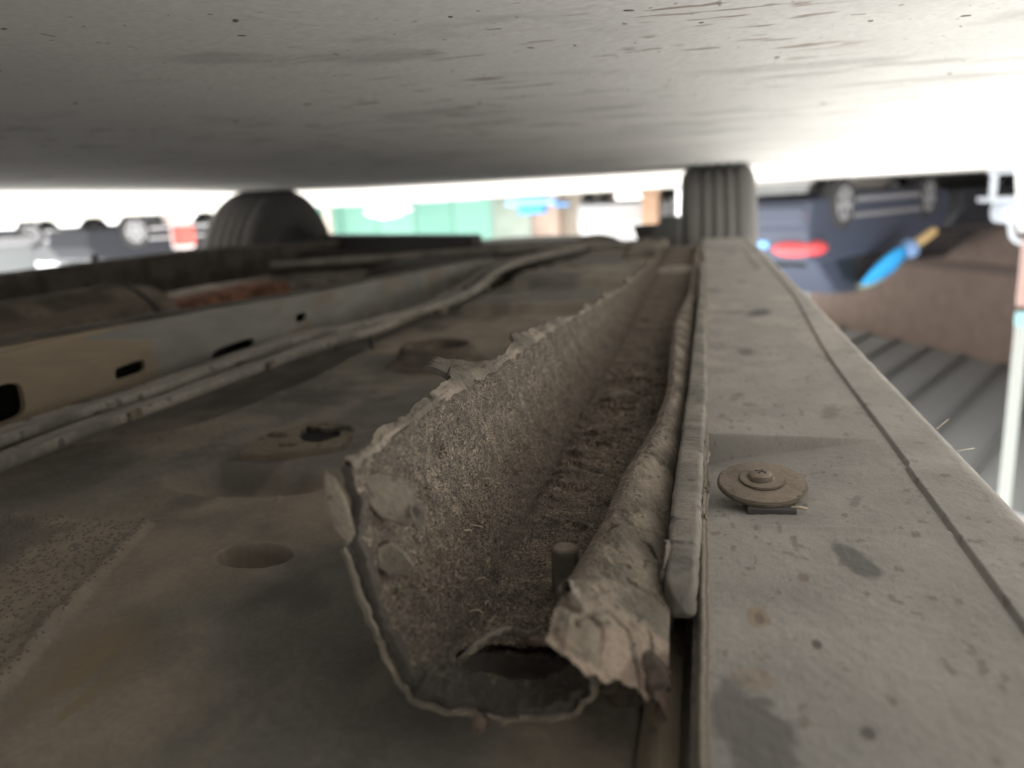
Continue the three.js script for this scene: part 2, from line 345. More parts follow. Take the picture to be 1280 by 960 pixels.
{
  const U = ranges([-0.62, -0.42, 26], [-0.42, 0.006, 400]), V = ranges([0.08, 0.5, 400], [0.5, 1.05, 210], [1.05, 2.05, 120]);
  const g = gridGeo(U, V, (x, z) => [x, floorY(x, z), z], ([x, , z]) => [(x + 0.6) / 0.6, z / 0.6]);
  const pan = part('floor_pan', g, M.floor);
  pan.userData.label = 'grey brown pressed steel floor with dried splashes';
  part('floor_plate', planar(box(0.5, 0.004, 1.0, -0.37, 0.214, -0.42), 0, 2, 0.6), M.floor);
  // tunnel roof and far half of the floor
  part('tunnel_plate', planar(box(0.92, 0.004, 4.0, -1.04, 0.259, 0.9), 0, 2, 0.3), M.under);
  // rubbery sprayed coating: a granular skin over the patch
  const skin = [];
  for (let i = 0; i < 3500; i++) {
    const z = rr(0.15, 0.296), x = rr(-0.36, -0.252 + (0.296 - z) * 0.33), s = rr(0.0003, 0.0008);
    if (x > -0.21) continue;
    const g2 = new THREE.IcosahedronGeometry(s, 0); g2.scale(1, 0.6, 1); g2.translate(x, floorY(x, z) - s * 0.1, z); skin.push(g2);
  }
  tag(part('coating_grain', skin, M.grain, pan), null, null, null, 'stuff');
  // dirt clods caked in the pressed square
  for (const [x, z, s] of [[-0.256, 0.424, 0.006], [-0.2195, 0.4405, 0.005], [-0.240, 0.405, 0.0045]]) {
    const g2 = roughen(new THREE.IcosahedronGeometry(s, 4), s * 0.35, 0.9 / s, 8); g2.scale(1.3, 0.55, 0.8); g2.translate(x, 0.206, z);
    part('mud_clod', triUV(g2, 0.3), M.plainDust, pan);
  }
  { const g2 = new THREE.CylinderGeometry(0.0018, 0.0018, 0.014, 10); g2.translate(-0.328, 0.204, 0.735); part('weld_stud', g2, M.underDark, pan); }
  // raised torn tab round an irregular hole
  { const sh = new THREE.Shape(); TAB.forEach(([x, z], i) => i ? sh.lineTo(x, z) : sh.moveTo(x, z));
    const ho = new THREE.Path(); HOLE.forEach(([x, z], i) => i ? ho.lineTo(x, z) : ho.moveTo(x, z)); sh.holes.push(ho);
    const g2 = new THREE.ExtrudeGeometry(sh, { depth: 0.0035, bevelEnabled: true, bevelSize: 0.0012, bevelThickness: 0.0012, bevelSegments: 3 });
    g2.rotateX(Math.PI / 2).translate(0, 0.2105, 0); part('raised_tab', planar(roughen(g2, 0.0006, 120, 7), 0, 2, 0.3), M.tab, pan);
    const hs = new THREE.Shape(); HOLE.forEach(([x, z], i) => i ? hs.lineTo(x, z) : hs.moveTo(x, z));
    part('hole_shade_backing', new THREE.ShapeGeometry(hs).rotateX(Math.PI / 2).translate(0, 0.2086, 0), M.black, pan); }  // black sheet stands for the shade inside the hole, the pan is uncut
  // tall dusty grommet further along the pan
  { const g2 = new THREE.LatheGeometry([[0.001, -0.006], [0.010, -0.007], [0.013, -0.004], [0.021, -0.002], [0.024, -0.006], [0.026, -0.015], [0.030, -0.017], [0.034, -0.014], [0.037, -0.006], [0.046, 0.0], [0.055, 0.004]].map(([r, y]) => new THREE.Vector2(r, y)), 48);
    g2.translate(-0.232, 0.209, 0.66); part('pan_grommet', triUV(roughen(g2, 0.0012, 60, 5), 0.3), M.tab, pan); }
}
// ---- felt liner trough
const fl = smoothKey([[0.15, 0.187], [0.17, 0.1875], [0.22, 0.191], [0.3, 0.193], [0.6, 0.192], [1.0, 0.19], [2, 0.196]], 0.01);
const xl = smoothKey([[0.14, -0.083], [0.3, -0.0835], [0.43, -0.083], [0.6, -0.083], [1.08, -0.082], [2, -0.088]], 0.01);
const yl = smoothKey([[0.14, 0.129], [0.165, 0.131], [0.235, 0.132], [0.3, 0.1365], [0.43, 0.1415], [0.6, 0.153], [0.85, 0.167], [1.08, 0.176], [1.4, 0.184], [2, 0.193]], 0.01);
const xg = smoothKey([[0.14, -0.0335], [0.16, -0.0325], [0.19, -0.0335], [0.205, -0.0325], [0.24, -0.030], [0.274, -0.028], [0.304, -0.025], [0.34, -0.0208], [0.4, -0.018], [0.56, -0.0215], [0.64, -0.0235], [0.71, -0.0205], [0.86, -0.015], [1.5, -0.016], [2, -0.02]], 0.008);
const yg = smoothKey([[0.14, 0.157], [0.16, 0.158], [0.19, 0.168], [0.227, 0.170], [0.35, 0.170], [0.6, 0.172], [1.0, 0.175], [2, 0.19]], 0.008);
function section(s, z) {   // s 0..1 from the left rim, down the wall, over the floor, up to the right rim
  const L = [xl(z), yl(z)], f = fl(z), h = f - L[1], G = [xg(z), yg(z)];
  const P = [L, [L[0] + 0.0012, L[1] + 0.33 * h], [L[0] + 0.0052, L[1] + 0.68 * h], [L[0] + 0.0125, L[1] + 0.94 * h], [L[0] + 0.0215, f], [lerp(L[0], G[0], 0.78), f + 0.0004],
    [G[0] + 0.002, f - 0.001], [G[0] + 0.0065, f - 0.010], [G[0] + 0.003, lerp(f, G[1], 0.75)], G];
  const t = s * (P.length - 1), i = Math.min(P.length - 2, Math.floor(t)), k = t - i;
  const p0 = P[Math.max(0, i - 1)], p1 = P[i], p2 = P[i + 1], p3 = P[Math.min(P.length - 1, i + 2)];
  const cr = (n) => 0.5 * (2 * p1[n] + (p2[n] - p0[n]) * k + (2 * p0[n] - 5 * p1[n] + 4 * p2[n] - p3[n]) * k * k + (3 * p1[n] - p0[n] - 3 * p2[n] + p3[n]) * k ** 3);
  return [cr(0), cr(1)];
}
const frontZ = (s) => 0.1640 + 0.004 * Math.sin(s * 7 + 1) + 0.003 * (fbm(s * 14, 3, 3, 301) - 0.5) * 2 + 0.004 * ss(0.75, 1, s);
const SEGS = 240, liner = { W: SEGS + 1 };
{
  const U = range(0, 1, SEGS), V = ranges([0, 0.10, 190], [0.10, 0.36, 420], [0.36, 0.9, 240], [0.9, 1.74, 110]);
  const ridges = [[0.302, 0.40, 0.50, 0.0022, 1], [0.318, 0.41, 0.52, 0.0026, 2], [0.333, 0.42, 0.50, 0.003, 3], [0.346, 0.41, 0.53, 0.0034, 4], [0.36, 0.42, 0.51, 0.003, 5], [0.372, 0.43, 0.56, 0.0026, 6], [0.398, 0.44, 0.53, 0.003, 7], [0.43, 0.45, 0.66, 0.003, 8], [0.455, 0.46, 0.62, 0.0035, 9], [0.5, 0.5, 0.7, 0.003, 10], [0.28, 0.44, 0.6, 0.0016, 11]];
  const pos = (s, d) => {
    const z = frontZ(s) * (1 - ss(0, 0.06, d)) + 0.165 * ss(0, 0.06, d) + d, e = 0.004;
    const p = section(s, z), a = section(Math.max(0, s - e), z), b = section(Math.min(1, s + e), z);
    let nx = b[1] - a[1], ny = -(b[0] - a[0]); const l = Math.hypot(nx, ny) || 1; nx /= l; ny /= l;   // points into the trough
    const S = s * 0.19, wall = 1 - ss(0.38, 0.5, s);
    let h = 0.0022 * (fbm(S * 45 + 9, z * 45, 3, 302) - 0.5) * 2 + 0.0007 * (fbm(S * 260 + 9, z * 260, 3, 303) - 0.5) * 2 + 0.00045 * (vn(S * 1500 + 5, z * 1500, 304) - 0.5) * 2;
    // crumpled wrinkles across the floor of the trough
    const fz = ss(0.36, 0.52, s + 0.06 * (vn(z * 60, 3, 306) - 0.5)) * (1 - ss(0.68, 0.76, s));
    const rid = 1 - Math.abs(2 * fbm(S * 50 + 3, z * 170 + S * 90, 3, 305) - 1);
    h += fz * ss(0.28, 0.38, z) * (1 - ss(0.52, 0.7, z)) * 0.0030 * ss(0.6, 1.0, rid) * ss(0.35, 0.6, fbm(S * 30, z * 30, 2, 315));
    h += fz * 0.0018 * (fbm(S * 90, z * 90, 3, 307) - 0.45);
    for (const [zr, s0, s1, A, ph] of ridges) {
      const k = ss(s0 - 0.02, s0 + 0.03, s) * (1 - ss(s1 - 0.05, s1, s)); if (k <= 0) continue;
      const dz = z - zr - 0.012 * (fbm(s * 16, ph, 3, 316) - 0.5) - 0.02 * (s - s0);
      if (dz > -0.002 && dz < 0.03) h += A * k * ss(-0.0012, 0.0003, dz) * Math.exp(-Math.max(0, dz) / 0.006) * (0.4 + 1.1 * vn(s * 30, ph * 3, 317));
    }
    // holes bitten in the felt
    const pit = (sc, zc, r, dep) => { const q = Math.hypot((s - sc) * 0.19, z - zc) / r; h -= dep * (1 - ss(0.4, 1.1, q)); };
    pit(0.1, 0.235, 0.004, 0.004); pit(0.57, 0.305, 0.0045, 0.004); pit(0.22, 0.265, 0.0024, 0.0025); pit(0.33, 0.25, 0.002, 0.002); pit(0.14, 0.215, 0.003, 0.002);
    if (d < 0.012) h += 0.0016 * (fbm(s * 60, d * 200, 3, 308) - 0.5);
    return [p[0] + nx * h, p[1] + ny * h, z, nx, ny];
  };
  const nu = U.length, nv = V.length, pts = [], uv = [], idx = [];
  const hole = (s, d) => { const q = Math.hypot((s - 0.545) / 0.115, (d - 0.0200 - 0.03 * (s - 0.545)) / 0.0085); return q + 0.22 * (fbm(s * 40, d * 260, 3, 309) - 0.5); };
  for (const off of [0, -0.0028]) for (let j = 0; j < nv; j++) for (let i = 0; i < nu; i++) {
    const r = pos(U[i], V[j]); pts.push(r[0] + r[3] * off, r[1] + r[4] * off, r[2]); uv.push(U[i] * 0.19 / 0.06, V[j] / 0.06);
  }
  const N = nu * nv, idxDark = [];
  const skip = (i, j) => hole(U[i] + 0.5 / SEGS, V[j]) < 1;
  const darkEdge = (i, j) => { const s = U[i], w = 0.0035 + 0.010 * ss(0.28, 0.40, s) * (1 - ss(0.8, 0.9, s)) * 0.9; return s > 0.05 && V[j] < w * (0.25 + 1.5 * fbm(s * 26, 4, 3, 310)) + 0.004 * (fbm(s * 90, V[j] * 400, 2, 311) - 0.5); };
  for (let j = 0; j < nv - 1; j++) for (let i = 0; i < nu - 1; i++) {
    if (skip(i, j)) continue;
    const a = j * nu + i, b = a + 1, c = a + nu, d = c + 1;
    (darkEdge(i, j) ? idxDark : idx).push(a, b, c, b, d, c);
    idx.push(N + a, N + c, N + b, N + b, N + c, N + d);
  }
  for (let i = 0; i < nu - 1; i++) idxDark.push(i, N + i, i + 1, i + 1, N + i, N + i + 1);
  for (let j = 0; j < nv - 1; j++) { const a = j * nu, b = a + nu; idx.push(a, b, N + a, b, N + b, N + a); const c = a + nu - 1, d = c + nu; idx.push(c, N + c, d, d, N + c, N + d); }
  const geo = new THREE.BufferGeometry();
  geo.setAttribute('position', new THREE.Float32BufferAttribute(pts, 3)); geo.setAttribute('uv', new THREE.Float32BufferAttribute(uv, 2));
  const all = geo.clone(); all.setIndex([...idx, ...idxDark].length > 0 ? new THREE.BufferAttribute(new Uint32Array(idx.concat(idxDark)), 1) : null); all.computeVertexNormals();
  geo.setAttribute('normal', all.attributes.normal); geo.setIndex(new THREE.BufferAttribute(new Uint32Array(idx), 1));
  const root = liner.root = part('torn_liner', geo, M.felt);
  root.userData.label = 'torn felt liner trough along the sill with a ragged open end';
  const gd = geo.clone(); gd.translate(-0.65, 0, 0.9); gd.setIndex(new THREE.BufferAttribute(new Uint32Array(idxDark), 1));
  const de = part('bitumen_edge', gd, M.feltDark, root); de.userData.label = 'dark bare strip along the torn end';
  // pale rope-like outer skin along the torn end
  const rope = [];
  for (let k = 0; k <= 60; k++) { const s = lerp(0.12, 1.0, k / 60), r = pos(s, 0), o = 0.0034 + 0.0022 * (fbm(s * 9, 1, 3, 312) - 0.5); rope.push([r[0] - r[3] * o, r[1] - r[4] * o, r[2] - 0.0012 + 0.003 * (fbm(s * 7, 6, 2, 314) - 0.5)]); }
  const rg = tube(rope, 0.0009, 360, 9);
  { const p = rg.attributes.position, n = rg.attributes.normal; for (let i = 0; i < p.count; i++) { const a = Math.floor(i / 10) / 360, d = 0.0011 * (fbm(a * 26, (i % 10) * 0.6, 4, 313) - 0.45); const w = 0.0009 * ss(0.72, 0.85, a); p.setXYZ(i, p.getX(i) + n.getX(i) * (d + w), p.getY(i) + n.getY(i) * (d + w), p.getZ(i) + n.getZ(i) * (d * 1.6 + w)); } rg.computeVertexNormals(); }
  part('torn_edge', triUV(rg, 0.09), M.foil, root).userData.label = 'pale frayed skin curling along the torn end';
  // dusty crust folded over the left rim, with one jagged flap
  const wz = (z) => (0.0014 + 0.0048 * ss(0.3, 0.75, fbm(z * 34, 5, 4, 320)) + 0.0025 * ss(0.5, 0.7, fbm(z * 16, 8, 2, 321))) * (0.55 + 0.45 * ss(0.2, 0.27, z)) + 0.0125 * ss(0.262, 0.268, z) * (1 - ss(0.280, 0.304, z)) * (0.8 + 0.4 * fbm(z * 200, 2, 2, 323)) + 0.004 * ss(0.36, 0.37, z) * (1 - ss(0.375, 0.42, z));
  const CU = range(0, 1, 14), CV = ranges([0.167, 0.6, 620], [0.6, 1.6, 260]);
  const cg = gridGeo(CU, CV, (t, z) => {
    const w = wz(z), n = 0.0013 * (fbm(t * w * 260 + 7, z * 190, 4, 322) - 0.5) * 2, up = ss(0.262, 0.268, z) * (1 - ss(0.280, 0.304, z));
    const X = xl(z) + 0.0012 - t * w + n * 0.3, Y = yl(z) + 0.0012 * (1 - ss(0, 0.25, t)) - 0.0004 - 0.55 * t * w * (1 - 0.3 * up) + n;
    return [X, Y + (t > 0.95 ? 0.0024 : 0), z + n * 0.5];
  }, ([x, , z]) => [x / 0.15, z / 0.15]);
  part('rim_crust', cg, M.crust, root).userData.label = 'pale cracked dirt crust along the upper rim';
  for (const z of [0.275, 0.29, 0.262]) {   // small spikes standing on the flap
    const g2 = new THREE.ConeGeometry(0.0008, 0.005, 6); g2.rotateZ(Math.PI + 0.4); g2.translate(xl(z) - wz(z) * 0.8, yl(z) - 0.0055, z); part('felt_spike', g2, M.feltDark, root);
  }
  // rolled flange on the right, ending in a rusty ragged stump
  const FV = ranges([0.149, 0.25, 330], [0.25, 0.5, 330], [0.5, 1.8, 260]), FU = range(0, 1, 64);
  const cracks = [[[-0.0275, 0.158], [-0.0255, 0.165], [-0.022, 0.1695], [-0.0165, 0.1690], [-0.0138, 0.164]], [[-0.0125, 0.176], [-0.0118, 0.168], [-0.0125, 0.162]], [[-0.0195, 0.196], [-0.0165, 0.1945], [-0.013, 0.197], [-0.0105, 0.1965]], [[-0.0235, 0.201], [-0.020, 0.203]], [[-0.0155, 0.224], [-0.0135, 0.2205]], [[-0.0145, 0.252], [-0.0115, 0.250]]];
  const cut = (x, z) => { let b = 0; for (const c of cracks) for (let i = 1; i < c.length; i++) {
    const [ax, az] = c[i - 1], [bx2, bz2] = c[i], ux = bx2 - ax, uz = bz2 - az, k = cl(((x - ax) * ux + (z - az) * uz) / (ux * ux + uz * uz));
    const d = Math.hypot(x - ax - ux * k, z - az - uz * k) + 0.0006 * (vn(x * 900, z * 900, 337) - 0.5); b = Math.max(b, 1 - ss(0.0002, 0.0011, d)); } return b; };
  const outerX = smoothKey([[0.14, -0.0078], [0.2, -0.0086], [0.24, -0.0112], [0.29, -0.0112], [0.35, -0.0100], [0.45, -0.0090], [0.7, -0.0086], [2, -0.01]], 0.006);
  const fg = gridGeo(FU, FV, (t, z) => {
    const G = [xg(z), yg(z)], H = [outerX(z), 0.179], dr = ss(0.192, 0.160, z);
    const w = H[0] - G[0]; let x, y;
    if (t < 0.8) { const k = t / 0.8; x = lerp(G[0], H[0], k); y = lerp(G[1], H[1], k * k * 0.6 + k * 0.4) - Math.sin(k * Math.PI) * (0.0006 + 0.06 * Math.max(0, w)); }
    else { const k = (t - 0.8) / 0.2; x = H[0] + 0.0005 - 0.003 * k * k; y = H[1] + (0.003 + 0.010 * ss(0.165, 0.195, z)) * k; }
    const zs = 0.150 + 0.0155 * ss(0.25, 0.75, t) + 0.004 * (fbm(t * 12, 2, 3, 335) - 0.5);
    y += 0.003 * dr * dr + 0.008 * (1 - ss(0, 0.011, z - zs)) * Math.min(1, 0.4 + t); z = Math.max(z, zs);
    const n = 0.0009 * (fbm(x * 150 + y * 110 + 30, z * 120 + y * 160, 4, 331) - 0.5) * 2 + 0.0006 * (fbm(x * 600 + y * 300, z * 600 - y * 400, 3, 332) - 0.5);
    const crack = ss(0.82, 0.97, 1 - Math.abs(2 * fbm(x * 60 + 9, z * 75, 3, 333) - 1)) * ss(0.55, 0.66, fbm(x * 40, z * 30, 2, 334));
    y += 0.0022 * cut(x, z);
    return [x + n * 0.3, y - n + crack * 0.0012 * (1 - ss(0.6, 0.9, z)), z];
  }, ([x, , z]) => [x / 0.15, z / 0.15]);
  { const p = fg.attributes.position, u = fg.attributes.uv; for (let i = 0; i < p.count; i++) u.setXY(i, (p.getX(i) + p.getY(i) * 0.6) / 0.12, (p.getZ(i) - p.getY(i) * 0.8) / 0.12); }
  const fp = fg.attributes.position, fi = [], fr = [];
  for (let k = 0; k < fg.index.count; k += 3) {
    const a = fg.index.getX(k), x = fp.getX(a), z = fp.getZ(a);
    (z < 0.153 + 0.0225 * ss(-0.026, -0.013, x) + 0.016 * (fbm(x * 260, z * 260, 3, 336) - 0.5) ? fr : fi).push(fg.index.getX(k), fg.index.getX(k + 1), fg.index.getX(k + 2));
  }
  const fg2 = fg.clone(); fg.setIndex(fi); fg2.setIndex(fr);
  part('rusty_stump', fg2, M.rustyFelt, root).userData.label = 'reddish ragged end of the flange';
  const flange = part('liner_flange', fg, M.flange, root); flange.userData.label = 'dusty cracked flange of the liner beside the sill';
  // stump end: lumps of felt and rust under the drooping end
  const lump = (x, y, z, sx, sy, sz, m, name) => { const g2 = roughen(new THREE.IcosahedronGeometry(1, 9), 0.32, 1.5, Math.round(x * 1e4)); g2.scale(sx, sy, sz); g2.translate(x, y, z); return part(name, triUV(g2, 0.12), m, root); };
  lump(-0.0185, 0.1845, 0.1735, 0.0115, 0.0085, 0.009, M.grime, 'grime_lump');
  lump(-0.0225, 0.1765, 0.169, 0.0075, 0.006, 0.005, M.mud, 'dirt_lump');
  lump(-0.049, 0.1915, 0.472, 0.0105, 0.0035, 0.011, M.crust, 'dirt_lump');
  lump(-0.040, 0.192, 0.53, 0.008, 0.003, 0.008, M.crust, 'dirt_lump');
  lump(-0.0515, 0.1915, 0.157, 0.0022, 0.0022, 0.002, M.rustyFelt, 'dirt_lump');
  // torn strip bridging the hole
  part('torn_strip', triUV(roughen(tube([[-0.064, 0.190, 0.176], [-0.058, 0.1855, 0.181], [-0.052, 0.1845, 0.187], [-0.047, 0.188, 0.192]], 0.0013, 40, 8), 0.0006, 700, 5), 0.12), M.foil, root);
  part('torn_strip', triUV(roughen(box(0.012, 0.002, 0.004, -0.042, 0.1895, 0.192, 0.0009).rotateY(0), 0.0008, 300, 6), 0.12), M.rustyFelt, root);
  // plug standing up out of the trough
  const pl = new THREE.LatheGeometry([[0, -0.0105], [0.0018, -0.0108], [0.0033, -0.0111], [0.0041, -0.0105], [0.0043, -0.009], [0.0043, 0.003], [0.0062, 0.005]].map(([r, y]) => new THREE.Vector2(r, y)), 28);
  pl.translate(-0.0415, 0.187, 0.224); part('rubber_plug', triUV(roughen(pl, 0.0003, 300, 9), 0.1), mat(lin(0.62, 0.58, 0.55), 0.9, 0, { map: T.dust }), root);
  // caked flakes on the torn corner
  const flake = (outline, depth, place, m) => {
    const sh = new THREE.Shape(outline.map(([x, y]) => new THREE.Vector2(x, y)));
    const g2 = new THREE.ExtrudeGeometry(sh, { depth, bevelEnabled: true, bevelSize: 0.0006, bevelThickness: 0.0006, bevelSegments: 2, curveSegments: 4 });
    g2.translate(0, 0, -depth / 2); g2.applyMatrix4(place); return part('mud_flake', triUV(g2, 0.1), m, root);
  };
  const basis = (n, up, p) => { const Z = new THREE.Vector3(...n).normalize(), X = new THREE.Vector3().crossVectors(new THREE.Vector3(...up), Z).normalize(), Y = new THREE.Vector3().crossVectors(Z, X); return new THREE.Matrix4().makeBasis(X, Y, Z).setPosition(...p); };
  flake([[-0.0062, 0.0072], [-0.0018, 0.0078], [0.0035, 0.0058], [0.0062, 0.0022], [0.0064, -0.0008], [0.0047, -0.0024], [0.0052, -0.0052], [0.0036, -0.0062], [0.0005, -0.0045], [-0.003, -0.0026], [-0.0052, 0.0012]], 0.0022, basis([0.5, -0.3, -0.8], [0, -1, 0], [-0.0785, 0.1445, 0.178]), M.mud);
  flake([[-0.0042, 0.0035], [-0.0008, 0.0044], [0.0022, 0.0012], [0.0040, -0.0022], [0.0022, -0.0040], [-0.0022, -0.0032], [-0.0044, -0.0006]], 0.0026, basis([0.5, -0.35, -0.8], [0, -1, 0], [-0.0775, 0.1595, 0.176]), M.mud);
  flake([[-0.0012, 0.0032], [0.0012, 0.0026], [0.0016, -0.0016], [0.0002, -0.0034], [-0.0015, -0.0012]], 0.0012, basis([0.5, -0.1, -0.85], [0.2, -1, 0], [-0.0722, 0.1492, 0.181]), M.mud);
  flake([[-0.0022, 0.0082], [-0.0006, 0.0064], [0.0014, 0.0008], [0.0024, -0.0072], [0.0010, -0.0092], [-0.0012, -0.0058], [-0.0028, 0.0010]], 0.0005, basis([0.2, -0.3, -0.92], [-0.1, -1, 0], [-0.0862, 0.1405, 0.1655]), M.crust);
  // felt nap: short fibres all over, and a few pale straws
  const fib = new THREE.CylinderGeometry(0.5, 0.35, 1, 3, 2); { const p = fib.attributes.position; for (let i = 0; i < p.count; i++) if (Math.abs(p.getY(i)) < 0.1) p.setX(i, p.getX(i) + 1.2); fib.computeVertexNormals(); }
  const NF = 24000, im = new THREE.InstancedMesh(fib, mat(lin(1, 1, 1), 1), NF), m4 = new THREE.Matrix4(), q = new THREE.Quaternion(), col = new THREE.Color();
  for (let i = 0; i < NF; i++) {
    const s = rnd() < 0.93 ? rr(0.01, 0.46) : rr(0.4, 0.98), d = 0.006 + 0.36 * rnd() ** 1.6;
    const r = pos(s, d); if (hole(s, d) < 1.1) { m4.makeScale(1e-6, 1e-6, 1e-6).setPosition(r[0] + 0.65, r[1], r[2] - 0.9); im.setMatrixAt(i, m4); im.setColorAt(i, col.setRGB(0.1, 0.1, 0.1)); continue; }
    const dir = new THREE.Vector3(r[3] * 0.35 + rr(-1, 1), r[4] * 0.35 + rr(-1, 1), rr(-1, 1)).normalize();
    q.setFromUnitVectors(new THREE.Vector3(0, 1, 0), dir);
    const L = rr(0.0005, 0.0014), w = rr(0.00005, 0.00012);
    m4.compose(new THREE.Vector3(r[0] + r[3] * 0.0003 + 0.65, r[1] + r[4] * 0.0003, r[2] - 0.9), q, new THREE.Vector3(w, L, w)); im.setMatrixAt(i, m4);
    const k = rr(0.08, 0.42) + (rnd() < 0.03 ? 0.2 : 0); im.setColorAt(i, col.setRGB(k * 1.02, k * 0.92, k * 0.8));
  }
  im.name = 'felt_fibre'; im.castShadow = im.receiveShadow = true; root.add(im); im.userData.kind = 'stuff';
  for (const [s, d, a, L] of [[0.26, 0.077, 0.3, 0.006], [0.265, 0.081, -1.2, 0.004], [0.25, 0.068, 1.2, 0.004], [0.52, 0.17, 1.1, 0.005], [0.455, 0.146, 0.4, 0.003], [0.6, 0.2, 0.2, 0.004], [0.36, 0.06, 0.9, 0.004], [0.41, 0.04, 0.2, 0.004], [0.43, 0.045, 1.3, 0.003]]) {
    const r = pos(s, d), t = [Math.cos(a) * L / 2, Math.sin(a) * L * 0.3, Math.sin(a) * L / 2], o = 0.0008;
    const B = [r[0] + r[3] * o, r[1] + r[4] * o, r[2]];
    part('straw', tube([[B[0] - t[0], B[1] - t[1], B[2] - t[2]], [B[0] + r[3] * 0.0008, B[1] + r[4] * 0.0008, B[2] + 0.0004], [B[0] + t[0], B[1] + t[1], B[2] + t[2]]], 0.00025, 8, 5), M.straw, root);
  }
}
// ---- sill bar between the liner and the sill
{
  const bz = [[0.197, -0.0055], [0.21, -0.0055], [0.278, -0.0050], [0.427, -0.0028], [0.745, -0.002], [1.2, -0.002]], bx = smoothKey(bz, 0.01);
  const hw = keyed([[0.2, 0.0042], [0.24, 0.0050], [0.45, 0.0050], [0.8, 0.003], [1.2, 0.0025]]);
  const Z = ranges([0.1965, 0.203, 24], [0.203, 0.5, 260], [0.5, 1.2, 120]), A = range(0, 1, 24);
  const g = gridGeo(A, Z, (a, z) => {
    const kk = cl((z - 0.1965) / 0.005), e = Math.sqrt(1 - (1 - kk) ** 2), h = hw(z), th = a * Math.PI * 2, c = Math.cos(th), s = Math.sin(th), k = 0.36;
    const sx = Math.sign(c) * Math.abs(c) ** k, sy = Math.sign(s) * Math.abs(s) ** k;
    const n = 0.0004 * (fbm(z * 240, a * 12, 3, 341) - 0.5) * 2;
    return [bx(z) + sx * h * e + n, 0.178 + sy * 0.006 * e + n, z];
  }, ([x, , z]) => [x / 0.2, z / 0.2]);
  part('sill_bar', g, M.bar).userData.label = 'narrow grey bar with a rounded end beside the sill seam';
  // peeling rag on the bar's edge
  part('torn_strip', triUV(roughen(tube([[-0.0105, 0.172, 0.222], [-0.0098, 0.1705, 0.218], [-0.0102, 0.174, 0.211], [-0.011, 0.177, 0.206]], 0.0009, 30, 6), 0.0005, 800, 3), 0.1), M.foil);
  // pale felt lip in the gap under the bar, and the dark slot next to it
  const lg = gridGeo(range(0, 1, 20), range(0.09, 0.24, 160), (t, z) => { const n = 0.001 * (fbm(t * 6, z * 160, 3, 345) - 0.5); return [lerp(-0.0155, -0.0048, t) + 0.35 * ss(0.175, 0.24, z) * 0.012 * (1 - t) + n, 0.2 - Math.sin(t * Math.PI) * 0.0022 + 0.01 * ss(0.6, 0, t) * 0.6 + n, z]; }, ([x, , z]) => [x / 0.15, z / 0.15]);
  part('felt_lip', lg, mat(lin(0.3, 0.25, 0.185), 0.95, 0, { bumpMap: T.dustBump, bumpScale: 0.0005 }));
}
